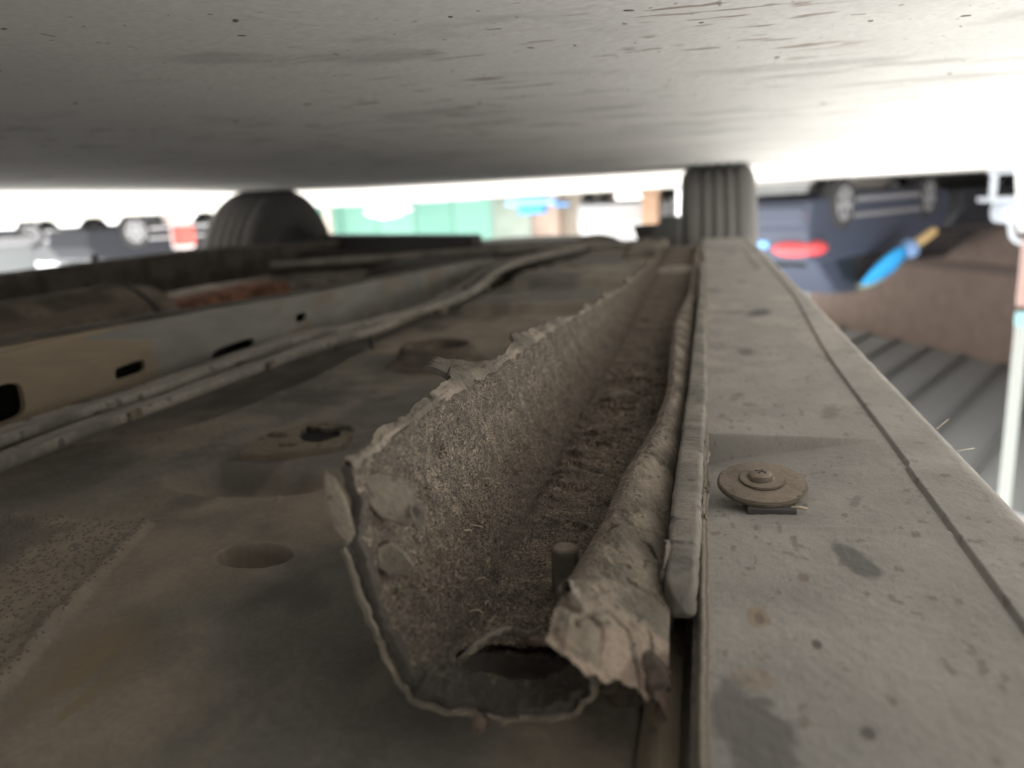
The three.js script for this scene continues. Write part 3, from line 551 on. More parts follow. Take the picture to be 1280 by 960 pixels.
// ---- right-hand sill cover
const groove = (z) => 0.081 + 0.0012 * ss(0.334, 0.338, z) + 0.012 * ss(0.5, 0.95, z) - 0.003 * ss(1.2, 1.9, z);
{
  const U = ranges([0, 0.70, 150], [0.70, 0.78, 40], [0.78, 0.93, 30], [0.93, 1, 24]), V = ranges([0.09, 0.36, 270], [0.36, 0.39, 90], [0.39, 0.9, 220], [0.9, 2.02, 150]);
  const g = gridGeo(U, V, (u, z) => {
    const gx = groove(z); let x, y = 0.185;
    if (u < 0.74) x = u / 0.74 * gx; else if (u < 0.93) x = lerp(gx, 0.103, (u - 0.74) / 0.19); else { const k = (u - 0.93) / 0.07 * Math.PI * 0.55; x = 0.103 + 0.008 * Math.sin(k); y = 0.185 + 0.0085 * (1 - Math.cos(k)) + 0.03 * ss(0.9, 1, (u - 0.93) / 0.07); }
    const dg = x - gx;
    y += 0.0008 * Math.exp(-((dg / 0.0006) ** 2)) - 0.0015 * ss(-0.0005, 0.0015, dg) * (1 - ss(0.02, 0.03, dg));
    // recess for the screw, deepest at its far left
    const w = cl(1 - x / 0.077), rz = z - 0.01 * x;
    const fall = cl((rz - 0.27) / 0.105);
    const rec = rz > 0.2695 && rz < 0.392 ? (0.001 + 0.0135 * fall) * w : 0;
    const far = 1 - ss(0.3765, 0.3795, rz + 0.06 * x), near = ss(0.2690, 0.2712, rz);
    y += rec * far * near;
    // bounding creases of the recess
    y -= 0.0011 * Math.exp(-(((rz - 0.268) / 0.0013) ** 2)) * (1 - ss(0.08, 0.082, x));
    // shallow steps further along
    y += 0.009 * Math.exp(-(((z - 1.2) / 0.010) ** 2)) * (1 - ss(0.05, 0.08, x)) + 0.0035 * ss(1.2, 1.21, z) * (1 - ss(0.07, 0.085, x)) * (1 - ss(1.66, 1.7, z));
    y += 0.010 * Math.exp(-(((z - 1.7) / 0.018) ** 2)) * (1 - ss(0.05, 0.08, x));
    y += 0.0005 * (fbm(x * 60 + 9, z * 60, 3, 351) - 0.5) + 0.00018 * (vn(x * 500, z * 500, 352) - 0.5);
    if (u > 0.9) y += 0.0004 * (fbm(z * 300, u * 8, 2, 353) - 0.5);
    return [x, y, z];
  }, ([x, y, z]) => [(x + 0.01) / 0.16, (z - 0.1 + (y - 0.185)) / 0.8]);
  const sill = part('sill_cover', g, M.rocker); sill.userData.label = 'dusty grey plastic sill cover with a screw washer in its recess';
  // its inner wall and outer side
  part('sill_side', triUV(box(0.0018, 0.055, 1.93, -0.0012, 0.2135, 1.055), 0.3), M.bar, sill);
  part('outer_panel', triUV(box(0.004, 0.09, 1.93, 0.112, 0.262, 1.055), 0.3), M.bar, sill);
  part('sill_plate', planar(box(0.112, 0.004, 0.04, 0.056, 0.187, 0.068), 0, 2, 0.3), M.bar, sill);
  // seam of sealant and dirt on the inner edge
  const sp = []; for (let i = 0; i <= 150; i++) { const z = 0.085 + 1.9 * (i / 150) ** 1.6; sp.push([0.0008 + 0.0012 * (fbm(z * 40, 1, 3, 361) - 0.5) - 0.004 * ss(1.1, 1.9, z) + 0.002 * ss(0.4, 0.9, z), 0.1835, z]); }
  const sg = tube(sp, 0.0016, 1400, 9);
  { const p = sg.attributes.position, n = sg.attributes.normal; for (let i = 0; i < p.count; i++) { const z = p.getZ(i), a = ss(0.24, 0.30, z) * (1 - ss(0.75, 1.0, z)), d = 0.0022 * a * (fbm(z * 300, (i % 10) * 0.4, 3, 362) - 0.42) + 0.0005 * (fbm(z * 700, i % 10, 2, 363) - 0.5); p.setXYZ(i, p.getX(i) + n.getX(i) * d, p.getY(i) + n.getY(i) * d, z + n.getZ(i) * d); } sg.computeVertexNormals(); }
  part('sealant_seam', triUV(sg, 0.15), M.foil, sill);
  for (let k = 0; k < 26; k++) { // peeling crumbs of the seam
    const z = 0.24 + 0.5 * (k / 26) ** 1.4 + rr(0, 0.01), s = rr(0.0008, 0.002); const g2 = roughen(new THREE.IcosahedronGeometry(s, 4), s * 0.6, 0.9 / s, k); g2.scale(0.5, 0.7, rr(1.2, 3.4)); g2.translate(0.0006 + rr(-0.0014, 0.0012), 0.1822, z);
    part('dirt_crumb', triUV(g2, 0.15), rnd() < 0.6 ? M.crust : M.screwSlot, sill);
  }
  // screw with its washers
  const wx = 0.0225, wz2 = 0.3015, wy = 0.1818;
  const wash = part('washer', triUV(roughen(new THREE.LatheGeometry([[0.0001, 0.0012], [0.0160, 0.0012], [0.0168, 0.0004], [0.0168, -0.0006], [0.0160, -0.0014], [0.0090, -0.0018], [0.0001, -0.0018]].map(([r, y]) => new THREE.Vector2(r, y)), 64), 0.0002, 220, 3).rotateX(0.15).rotateZ(0.03).translate(wx, wy, wz2), 0.2), M.screw, sill);
  part('collar', triUV(new THREE.LatheGeometry([[0.0001, 0], [0.0085, 0], [0.0087, -0.0006], [0.0082, -0.0012], [0.0001, -0.0014]].map(([r, y]) => new THREE.Vector2(r, y)), 48).rotateX(0.15).translate(wx, wy - 0.0018, wz2), 0.2), M.screw, wash);
  const head = new THREE.SphereGeometry(0.0053, 32, 16); head.scale(1, 0.55, 1);
  part('screw_head', triUV(roughen(head.translate(wx - 0.0005, wy - 0.0026, wz2), 0.0002, 400, 2), 0.2), M.screw, wash);
  for (const a of [0.4, 0.4 + Math.PI / 2]) part('screw_slot', box(0.0042, 0.0006, 0.0008, 0, 0, 0).rotateY(a).translate(wx - 0.0005, wy - 0.00535, wz2), M.screwSlot, wash);
  part('clip_gap_shade', [box(0.0175, 0.0075, 0.014, wx + 0.0025, 0.1885, wz2 - 0.0105, 0.0006)], M.underDark, sill);  // dark box standing in for the shadowed gap at the clip under the washer
  part('straw', tube([[0.032, 0.1848, 0.2865], [0.0345, 0.1842, 0.2855], [0.0375, 0.185, 0.286]], 0.0006, 10, 5), M.straw, sill);
  part('straw', tube([[0.108, 0.1855, 0.395], [0.1115, 0.1825, 0.396], [0.1135, 0.1812, 0.397]], 0.00018, 10, 5), M.straw, sill);
  part('straw', tube([[0.108, 0.1855, 0.362], [0.111, 0.1845, 0.361], [0.1145, 0.1842, 0.362]], 0.00018, 10, 5), M.straw, sill);
}
// ---- frame rail with slots, pipes
{
  const topE = keyed([[0.2, 0.142], [0.39, 0.143], [0.531, 0.148], [0.814, 0.16], [1.27, 0.173], [1.48, 0.18], [1.75, 0.2]]), botE = keyed([[0.2, 0.2], [0.55, 0.206], [0.9, 0.222], [1.27, 0.23], [1.75, 0.24]]);
  const sh = new THREE.Shape(), zs = range(-0.5, 1.7, 50);
  zs.forEach((z, i) => i ? sh.lineTo(z, topE(z)) : sh.moveTo(z, topE(z))); [...zs].reverse().forEach((z) => sh.lineTo(z, botE(z)));
  const slot = (z, y, l, h, tilt) => { const p = new THREE.Path(); for (let k = 0; k < 24; k++) { const a = -k / 24 * Math.PI * 2, c = Math.cos(a), s = Math.sin(a), e = 0.55; const X = Math.sign(c) * Math.abs(c) ** e * l / 2, Y = Math.sign(s) * Math.abs(s) ** e * h / 2; const q = [z + X, y + Y + X * tilt]; k ? p.lineTo(...q) : p.moveTo(...q); } p.closePath(); sh.holes.push(p); };
  slot(0.381, 0.177, 0.04, 0.024, 0); slot(0.498, 0.1805, 0.034, 0.0105, -0.02); slot(0.634, 0.192, 0.07, 0.0135, -0.02); slot(0.764, 0.1815, 0.024, 0.0105, 0);
  const g = new THREE.ExtrudeGeometry(sh, { depth: 0.003, bevelEnabled: true, bevelSize: 0.0006, bevelThickness: 0.0006, bevelSegments: 2 });
  g.translate(0, 0, -0.003); // z -> along car, extrude towards -x
  const p = g.attributes.position, n = g.attributes.normal;
  for (let i = 0; i < p.count; i++) { const a = [p.getX(i), p.getY(i), p.getZ(i)]; p.setXYZ(i, -0.42 + a[2], a[1], a[0]); const b = [n.getX(i), n.getY(i), n.getZ(i)]; n.setXYZ(i, b[2], b[1], b[0]); }
  const uv = g.attributes.uv; for (let i = 0; i < p.count; i++) uv.setXY(i, Math.max(0.004, (p.getZ(i) - 0.3) / 1.3), (p.getY(i) - 0.13) / 0.1);
  { const ix = []; for (let i = 0; i < p.count; i += 3) ix.push(i, i + 2, i + 1); g.setIndex(ix); }
  const rail = part('frame_rail', g, M.rail); rail.userData.label = 'grey slotted chassis rail, tan with rust at its near end';
  part('rail_lip', gridGeo(range(0, 1, 6), range(-0.48, 1.65, 100), (t, z) => [-0.4195 - 0.034 * t, topE(z) - 0.0012 - 0.002 * Math.sin(t * 3.14) * (t < 0.5 ? 1 : 0.4), z], ([x, , z]) => [x / 0.3, z / 0.3]), M.mud, rail);
  part('slot_shade_backing', [box(0.003, 0.06, 0.7, -0.452, 0.198, 0.55), box(0.003, 0.06, 0.8, -0.452, 0.212, 1.3), box(0.003, 0.05, 0.3, -0.452, 0.175, 0.22)], M.black, rail);  // black sheets stand for the shade inside the hollow rail behind its slots
  const P1 = [[-0.39, 0.188, -0.5], [-0.388, 0.186, 0.2], [-0.383, 0.186, 0.344], [-0.379, 0.186, 0.400], [-0.371, 0.186, 0.464], [-0.372, 0.186, 0.577], [-0.362, 0.186, 0.668], [-0.332, 0.186, 0.735], [-0.311, 0.186, 0.822], [-0.300, 0.186, 0.900], [-0.299, 0.186, 0.978], [-0.304, 0.186, 1.049], [-0.340, 0.186, 1.314], [-0.340, 0.186, 1.491], [-0.316, 0.186, 1.682], [-0.28, 0.19, 1.9]];
  const P2 = [[-0.352, 0.193, -0.5], [-0.355, 0.192, 0.2], [-0.355, 0.190, 0.315], [-0.356, 0.190, 0.375], [-0.351, 0.190, 0.438], [-0.347, 0.190, 0.528], [-0.340, 0.190, 0.648], [-0.322, 0.190, 0.735], [-0.322, 0.190, 0.890], [-0.332, 0.190, 0.998], [-0.342, 0.190, 1.120], [-0.382, 0.190, 1.384], [-0.378, 0.190, 1.569], [-0.35, 0.195, 1.85]];
  part('brake_pipe', triUV(tube(P1, 0.0062, 200, 12), 0.3), M.pipe); part('fuel_pipe', triUV(tube(P2, 0.0058, 200, 12), 0.3), M.pipe);
  for (const [x, z, w] of [[-0.325, 1.08, 0.06], [-0.31, 0.86, 0.045], [-0.361, 0.56, 0.05], [-0.368, 0.41, 0.045]]) part('pipe_clip', triUV(box(w, 0.007, 0.012, x, 0.1905, z, 0.002), 0.2), M.tab);
}
// ---- exhaust, tank, axle
{
  const ex = new THREE.LatheGeometry([[0.001, -0.62], [0.05, -0.62], [0.082, -0.6], [0.088, -0.55], [0.088, 0.25], [0.08, 0.31], [0.04, 0.36], [0.03, 0.42], [0.03, 0.9]].map(([r, y]) => new THREE.Vector2(r, y)), 40).rotateX(Math.PI / 2);
  ex.translate(-0.83, 0.248, 0.72); const pipe = part('exhaust_silencer', triUV(roughen(ex, 0.002, 25, 4), 0.3), mat(lin(0.95, 0.88, 0.8), 0.9, 0, { map: T.dust }));
  part('silencer_seam', new THREE.TorusGeometry(0.0885, 0.003, 8, 60).translate(-0.83, 0.248, 0.97), M.underDark, pipe);
  part('exhaust_bracket', triUV(roughen(box(0.07, 0.04, 0.34, -0.80, 0.215, 1.2, 0.012), 0.006, 30, 5), 0.2), M.rust).userData.label = 'rust red bracket on the exhaust';
  part('exhaust_hanger', triUV(roughen(box(0.05, 0.03, 0.12, -0.66, 0.20, 1.28, 0.01), 0.005, 30, 6), 0.2), M.under);
  part('fuel_tank', triUV(roughen(new RoundedBoxGeometry(0.52, 0.14, 0.45, 5, 0.045).translate(-0.5, 0.272, 1.86), 0.004, 14, 2), 0.3), mat(lin(0.3, 0.29, 0.28), 0.9, 0, { map: T.dust }));
  part('rear_axle', triUV(new THREE.CylinderGeometry(0.045, 0.045, 1.3, 28).rotateZ(Math.PI / 2).translate(-0.62, 0.245, 2.34), 0.3), mat(lin(0.2, 0.19, 0.18), 0.9, 0, { map: T.dust }));
  part('axle_housing', triUV(new THREE.SphereGeometry(0.11, 28, 18).scale(1, 0.75, 0.9).translate(-0.29, 0.255, 2.2), 0.3), M.under);
  part('trailing_arm', triUV(roughen(box(0.08, 0.05, 0.55, -0.13, 0.212, 1.98, 0.016), 0.004, 20, 3), 0.3), M.under);
  part('spring_seat', triUV(roughen(new THREE.CylinderGeometry(0.055, 0.065, 0.04, 24).translate(-0.125, 0.175, 2.22), 0.005, 25, 4), 0.2), M.underDark);
  part('shock_mount', triUV(roughen(box(0.06, 0.09, 0.08, -0.085, 0.178, 2.2, 0.012), 0.005, 25, 5), 0.2), M.underDark);
  part('torsion_bar', triUV(tube([[-1.2, 0.22, 2.05], [-0.7, 0.2, 2.0], [-0.36, 0.19, 1.98], [-0.12, 0.2, 2.1]], 0.011, 60, 10), 0.3), M.pipe);
  // the opposite sill and the rear valance
  { const zb = keyed([[-0.2, 0.165], [1.0, 0.155], [1.8, 0.152], [2.1, 0.161], [2.58, 0.177], [2.9, 0.185]]);
    part('inner_rail', gridGeo(range(0, 1, 12), range(-0.2, 2.9, 120), (t, z) => { const k = t < 0.3 ? t / 0.3 : 1, j = t < 0.3 ? 0 : (t - 0.3) / 0.7; return [-1.29 + 0.045 * k, zb(z) + 0.003 * (1 - Math.sin(k * Math.PI)) + 0.09 * j + 0.003 * (fbm(z * 12, t * 3, 3, 371) - 0.5), z]; }, ([x, y, z]) => [z / 0.3, y / 0.3]), mat(lin(0.32, 0.3, 0.28), 0.95, 0, { map: T.dust })); }
  part('opposite_sill', triUV(box(0.07, 0.11, 2.75, -1.475, 0.228, 0.73, 0.012), 0.3), mat(lin(0.1, 0.098, 0.095), 0.9));
  part('jacking_lug', box(0.01, 0.03, 0.02, -1.446, 0.165, 1.655, 0.003), M.underDark);
  part('rear_valance', triUV(box(0.62, 0.12, 0.1, 0, 0, 0, 0.012).rotateZ(0.03).rotateY(0.15).translate(-1.05, 0.228, 2.64), 0.3), M.underDark);
  part('spare_well', triUV(new THREE.CylinderGeometry(0.3, 0.24, 0.08, 40).translate(-0.62, 0.25, 2.8), 0.3), M.underDark);
}
// ---- wheels
function wheel(parent, add, cx, cz, R, W, inner, tm, rm) {   // axis along x
  const h = W / 2, prof = [[R * 0.62, -h * 0.86], [R * 0.75, -h * 1.0], [R * 0.9, -h * 0.99], [R * 0.965, -h * 0.88], [R * 0.99, -h * 0.74]];
  for (const gx of [-0.45, -0.15, 0.15, 0.45]) { const w = 0.045; prof.push([R * 0.998, h * (gx - w * 1.6)], [R * 0.974, h * (gx - w)], [R * 0.974, h * (gx + w)], [R * 0.998, h * (gx + w * 1.6)]); }
  prof.push([R * 0.99, h * 0.74], [R * 0.965, h * 0.88], [R * 0.9, h * 0.99], [R * 0.75, h], [R * 0.62, h * 0.86]);
  const g = new THREE.LatheGeometry(prof.map(([r, y]) => new THREE.Vector2(r, y)), 96).rotateZ(Math.PI / 2).translate(cx, R - 0.004, cz);
  const wh = add('wheel', new THREE.LatheGeometry([[0.001, 0.02], [R * 0.2, 0.02], [R * 0.25, 0.0], [R * 0.55, -0.02], [R * 0.6, h * 0.8], [R * 0.64, h * 0.86]].map(([r, y]) => new THREE.Vector2(r, y * inner)), 48).rotateZ(-Math.PI / 2).translate(cx, R - 0.004, cz), rm, parent);
  add('tyre', triUV(g, 0.3), tm, wh);
  add('brake_drum', new THREE.LatheGeometry([[0.001, 0.085], [0.05, 0.085], [0.055, 0.07], [0.115, 0.065], [0.12, 0.055], [0.12, 0.0]].map(([r, y]) => new THREE.Vector2(r, y * inner)), 40).rotateZ(-Math.PI / 2).translate(cx, R - 0.004, cz), M.drum, wh);
  return wh;
}
wheel(car, part, 0.038, 2.46, 0.31, 0.205, -1, M.tyre, M.rim).userData.label = 'dusty ribbed rear wheel at the end of the sill';
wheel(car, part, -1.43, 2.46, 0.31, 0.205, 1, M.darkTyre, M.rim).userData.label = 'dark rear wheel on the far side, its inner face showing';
// the front wheels behind the lens keep the near ground in shade
wheel(car, part, 0.038, -0.26, 0.31, 0.205, -1, M.tyre, M.rim);
wheel(car, part, -1.43, -0.26, 0.31, 0.205, 1, M.tyre, M.rim);

// ---------------------------------------------------------------- background
const paint = (r, g, b) => mat(lin(r, g, b), 0.35, 0.1), glass = mat(lin(0.03, 0.035, 0.04), 0.15), chrome = mat(lin(0.6, 0.6, 0.62), 0.3, 0.6), rubber = mat(lin(0.05, 0.05, 0.05), 0.9), alloy = mat(lin(0.36, 0.36, 0.38), 0.5, 0.1);
function sedan(name, label, pos, turn, body, opt = {}) {   // length along local x, front at +x
  const c = thing(name, label, opt.category ?? 'car', pos, turn), L = opt.L ?? 4.4, w = 1.72;
  const add = (n, g, m, p = c) => mesh(n, g, m, p);
  const ex = (pts, width, bev) => { const s = new THREE.Shape(); pts.forEach(([x, y], i) => i ? s.lineTo(x, y) : s.moveTo(x, y)); const g = new THREE.ExtrudeGeometry(s, { depth: width - 2 * bev, bevelEnabled: true, bevelSize: bev, bevelThickness: bev, bevelSegments: 3 }); g.translate(0, 0, -width / 2 + bev); return g; };
  const arch = (cx) => { const a = []; for (let k = 0; k <= 10; k++) { const t = Math.PI * (1 - k / 10); a.push([cx + Math.cos(t) * 0.36, 0.3 + Math.sin(t) * 0.36]); } return a; };
  const b = L / 2;
  add('body', ex([[-b + 0.05, 0.32], [-1.3 - 0.37, 0.28], ...arch(-1.3), [-0.9, 0.24], [0.9, 0.24], ...arch(1.3), [1.3 + 0.4, 0.26], [b - 0.04, 0.3], [b, 0.55], [b - 0.15, 0.74], [1.1, 0.92], [-1.55, 0.95], [-b + 0.05, 0.9], [-b, 0.6]], w, 0.06), body);
  add('cabin', ex([[-1.75, 0.93], [-1.15, 1.38], [-0.7, 1.42], [0.1, 1.42], [0.95, 0.93]], w - 0.2, 0.08), body);
  for (const s of [-1, 1]) {
    const wn = new THREE.Shape(); [[-1.3, 0.97], [-1.0, 1.3], [-0.35, 1.34], [-0.35, 0.97]].forEach(([x, y], i) => i ? wn.lineTo(x, y) : wn.moveTo(x, y));
    const wf = new THREE.Shape(); [[-0.27, 0.97], [-0.27, 1.34], [0.08, 1.34], [0.7, 0.97]].forEach(([x, y], i) => i ? wf.lineTo(x, y) : wf.moveTo(x, y));
    for (const q of [wn, wf]) add('window', new THREE.ExtrudeGeometry(q, { depth: 0.02, bevelEnabled: false }).translate(0, 0, s * (w / 2 - 0.095) - 0.01), glass);
    add('sill', box(2.0, 0.06, 0.05, 0, 0.27, s * (w / 2 - 0.01), 0.02), chrome);
    add('door_moulding', box(2.1, 0.05, 0.03, 0, 0.47, s * (w / 2 + 0.002), 0.01), chrome);
    add('tail_light', new THREE.SphereGeometry(1, 24, 14).scale(0.3, 0.12, 0.34).translate(-b + 0.16, 0.81, s * (w / 2 - 0.22)), mat(lin(0.7, 0.08, 0.09), 0.3));
    add('reflector', box(0.06, 0.07, 0.3, -b - 0.01, 0.42, s * (w / 2 - 0.2), 0.02), mat(lin(0.45, 0.06, 0.06), 0.4));
    add('headlight', box(0.12, 0.14, 0.4, b - 0.08, 0.62, s * (w / 2 - 0.22), 0.05), mat(lin(0.7, 0.7, 0.72), 0.2));
    for (const x of [-1.3, 1.3]) {
      const wh = add('wheel', new THREE.CylinderGeometry(0.215, 0.215, 0.2, 32).rotateX(Math.PI / 2).translate(x, 0.31, s * (w / 2 - 0.08)), alloy);
      add('tyre', new THREE.LatheGeometry([[0.21, -0.1], [0.29, -0.105], [0.315, -0.07], [0.315, 0.07], [0.29, 0.105], [0.21, 0.1]].map(([r, y]) => new THREE.Vector2(r, y)), 40).rotateX(Math.PI / 2).translate(x, 0.31, s * (w / 2 - 0.08)), rubber, wh);
      for (let k = 0; k < 5; k++) add('spoke_gap', box(0.05, 0.09, 0.012, 0, 0.13, 0).rotateZ(k * 1.2566 + 0.6).translate(x, 0.31, s * (w / 2 + 0.022)), rubber, wh);
    }
  }
  add('rear_window', box(0.02, 0.55, 1.2, 0, 0, 0).rotateZ(-0.92).translate(-1.5, 1.17, 0), glass);
  add('windscreen', box(0.02, 0.85, 1.3, 0, 0, 0).rotateZ(1.05).translate(0.58, 1.2, 0), glass);
  add('rear_bumper', box(0.2, 0.26, w - 0.1, -b + 0.03, 0.42, 0, 0.06), opt.bumper ?? body);
  add('number_plate', box(0.02, 0.13, 0.42, -b - 0.03, 0.74, -0.12), mat(lin(0.2, 0.5, 0.95), 0.5));
  add('exhaust_pipe', new THREE.CylinderGeometry(0.05, 0.05, 0.5, 16).rotateZ(Math.PI / 2).translate(-b + 0.3, 0.27, 0.3), chrome);
  return c;
}
const heading = Math.atan2(0.82, 0.57);
sedan('grey_sedan', 'blue grey sedan with red tail lights and silver wheels, upside down at the right', [1.72, 0, 12.27], -heading, mat(lin(0.055, 0.066, 0.1), 0.55), { L: 4.2 });
sedan('white_sedan', 'whitish car low between the beige wall and the near rear wheel', [-1.5, 0, 17.6], Math.PI * 0.5, mat(lin(0.5, 0.52, 0.54), 0.5));
sedan('black_car', 'black car parked beyond the grey sedan, nose towards the brown building', [3.65, 0, 16.1], Math.atan2(0.9, 0.43), mat(lin(0.02, 0.022, 0.028), 0.4));
sedan('blue_hatchback', 'small blue car behind the white van at the far left edge', [-20.2, 0, 18.6], 0.3, mat(lin(0.04, 0.14, 0.42), 0.5));
sedan('silver_car', 'pale silver car right of the white van, behind the dark car', [-14.6, 0, 17.0], 2.6, mat(lin(0.17, 0.18, 0.19), 0.5));
sedan('dark_sedan', 'dark car with a round silver wheel, left of the far wheel', [-11.23, 0, 15.29], 1.981, mat(lin(0.02, 0.022, 0.03), 0.8));
{ // white van far left
  const v = thing('white_van', 'white van with a blue badge at the far left edge', 'van', [-17.6, 0, 15.6], 0.35), a = (n, g, m, p = v) => mesh(n, g, m, p), wm = mat(lin(0.2, 0.215, 0.22), 0.5);
  a('body', box(4.4, 1.5, 1.7, 0, 1.05, 0, 0.12), wm); a('bumper', box(0.25, 0.22, 1.7, 2.2, 0.42, 0, 0.06), mat(lin(0.25, 0.25, 0.26), 0.7));
  a('side_window', box(1.2, 0.45, 0.03, 0.9, 1.4, -0.85), glass); a('badge', box(0.5, 0.4, 0.03, -0.6, 0.75, -0.86, 0.01), mat(lin(0.05, 0.2, 0.7), 0.5));
  for (const x of [-1.3, 1.35]) { const w = a('wheel', new THREE.CylinderGeometry(0.2, 0.2, 0.2, 28).rotateX(Math.PI / 2).translate(x, 0.31, -0.78), alloy); a('tyre', new THREE.TorusGeometry(0.25, 0.07, 10, 30).translate(x, 0.31, -0.8), rubber, w); }
  a('door', box(1.0, 1.0, 0.02, 0.9, 0.85, -0.856, 0.005), mat(lin(0.6, 0.62, 0.63), 0.4));
}
{ // barriers by the far wheel
  const b = thing('red_barrier', 'red and white road barrier left of the far wheel', 'barrier', [-10.6, 0, 14.6]);
  mesh('block', box(0.5, 0.7, 0.35, 0, 0.37, 0, 0.05), mat(lin(0.7, 0.62, 0.6), 0.6), b); mesh('band', box(0.28, 0.4, 0.37, 0.12, 0.45, 0, 0.02), mat(lin(0.65, 0.12, 0.1), 0.6), b);
  const p = thing('grey_bollard', 'pale grey bollard beside the red barrier', 'bollard', [-11.3, 0, 14.6]);
  mesh('post', new THREE.CylinderGeometry(0.14, 0.16, 0.85, 24).translate(0, 0.43, 0), mat(lin(0.5, 0.52, 0.55), 0.6), p); mesh('cap', new THREE.SphereGeometry(0.14, 20, 12).translate(0, 0.86, 0), mat(lin(0.55, 0.57, 0.6), 0.6), p);
}
{ // teal site hoarding
  const h = thing('site_hoarding', 'teal green hoarding behind the far wheel', 'hoarding', [-5.9, 0, 15.2], 0.03);
  const tm = [0, 1, 2].map((k) => mat(lin(0.15 + k * 0.02, 0.34 + k * 0.025, 0.275 + k * 0.02), 0.6));
  for (let k = 0; k < 5; k++) mesh('panel', box(0.78, 2.2, 0.05, -1.7 + k * 0.8, 1.12, (k % 2) * 0.015, 0.008), tm[k % 3], h);
  for (let k = 0; k < 6; k++) mesh('post', box(0.05, 2.3, 0.06, -2.1 + k * 0.8, 1.15, 0.06), mat(lin(0.4, 0.42, 0.4), 0.6), h);
  const s = thing('white_sack', 'white sack lying at the foot of the teal hoarding', 'sack', [-5.9, 0, 14.4]);
  mesh('bag', roughen(new THREE.SphereGeometry(0.35, 30, 18).scale(1.25, 0.42, 0.7).translate(0, 0.14, 0), 0.03, 6, 3), mat(lin(0.8, 0.8, 0.79), 0.8), s); mesh('tied_neck', new THREE.ConeGeometry(0.07, 0.2, 12).rotateZ(-1.4).translate(0.5, 0.14, 0), mat(lin(0.75, 0.75, 0.74), 0.8), s);
  const b = thing('tan_post', 'slim pale post at the left end of the teal hoarding', 'post', [-7.35, 0, 14.9]);
  mesh('shaft', box(0.14, 1.6, 0.14, 0, 0.8, 0, 0.02), mat(lin(0.6, 0.52, 0.45), 0.7), b); mesh('cap', box(0.2, 0.06, 0.2, 0, 1.63, 0, 0.01), mat(lin(0.5, 0.45, 0.4), 0.7), b);
}
{ // pale buildings
  const wall = (name, label, x, z, w, h, c, extra) => { const t = thing(name, label, 'building', [x, 0, z]); mesh('wall', triUV(box(w, h, 3, 0, h / 2, 1.5), 2), mat(lin(...c), 0.9, 0, { map: T.plaster }), t); mesh('plinth', box(w + 0.06, 0.12, 0.06, 0, 0.06, -0.03), mat(lin(c[0] * 0.7, c[1] * 0.7, c[2] * 0.7), 0.9), t); mesh('cornice', box(w + 0.2, 0.15, 3.2, 0, h + 0.07, 1.5), mat(lin(...c), 0.9), t); mesh('window', box(w * 0.35, 1.0, 0.05, 0, 1.9, -0.01), glass, t); return t; };
  wall('green_kiosk', 'pale grey green kiosk wall right of the teal hoarding', -4.05, 16.5, 1.05, 3.2, [0.52, 0.56, 0.5]);
  wall('peach_kiosk', 'peach coloured wall behind the blue crate', -3.35, 16.7, 0.75, 3.0, [0.66, 0.5, 0.42]);
  wall('beige_house', 'beige wall between the blue crate and the whitish car', -2.6, 17.2, 0.95, 3.4, [0.58, 0.52, 0.44]);
  wall('orange_gatepost', 'narrow orange wall beside the near rear wheel', -0.93, 14.5, 0.28, 2.6, [0.6, 0.4, 0.27]);
  const c = thing('blue_crate', 'bright blue crate on the ground before the peach wall', 'crate', [-3.2, 0, 15.2]);
  mesh('tub', box(0.5, 0.34, 0.4, 0, 0.17, 0, 0.03), mat(lin(0.06, 0.36, 0.85), 0.5), c); mesh('rim', box(0.95, 0.12, 0.46, 0, 0.12, 0, 0.03), mat(lin(0.3, 0.5, 0.85), 0.5), c); mesh('handle', box(0.3, 0.06, 0.04, 0.55, 0.2, 0, 0.015), mat(lin(0.1, 0.4, 0.85), 0.5), c);
}
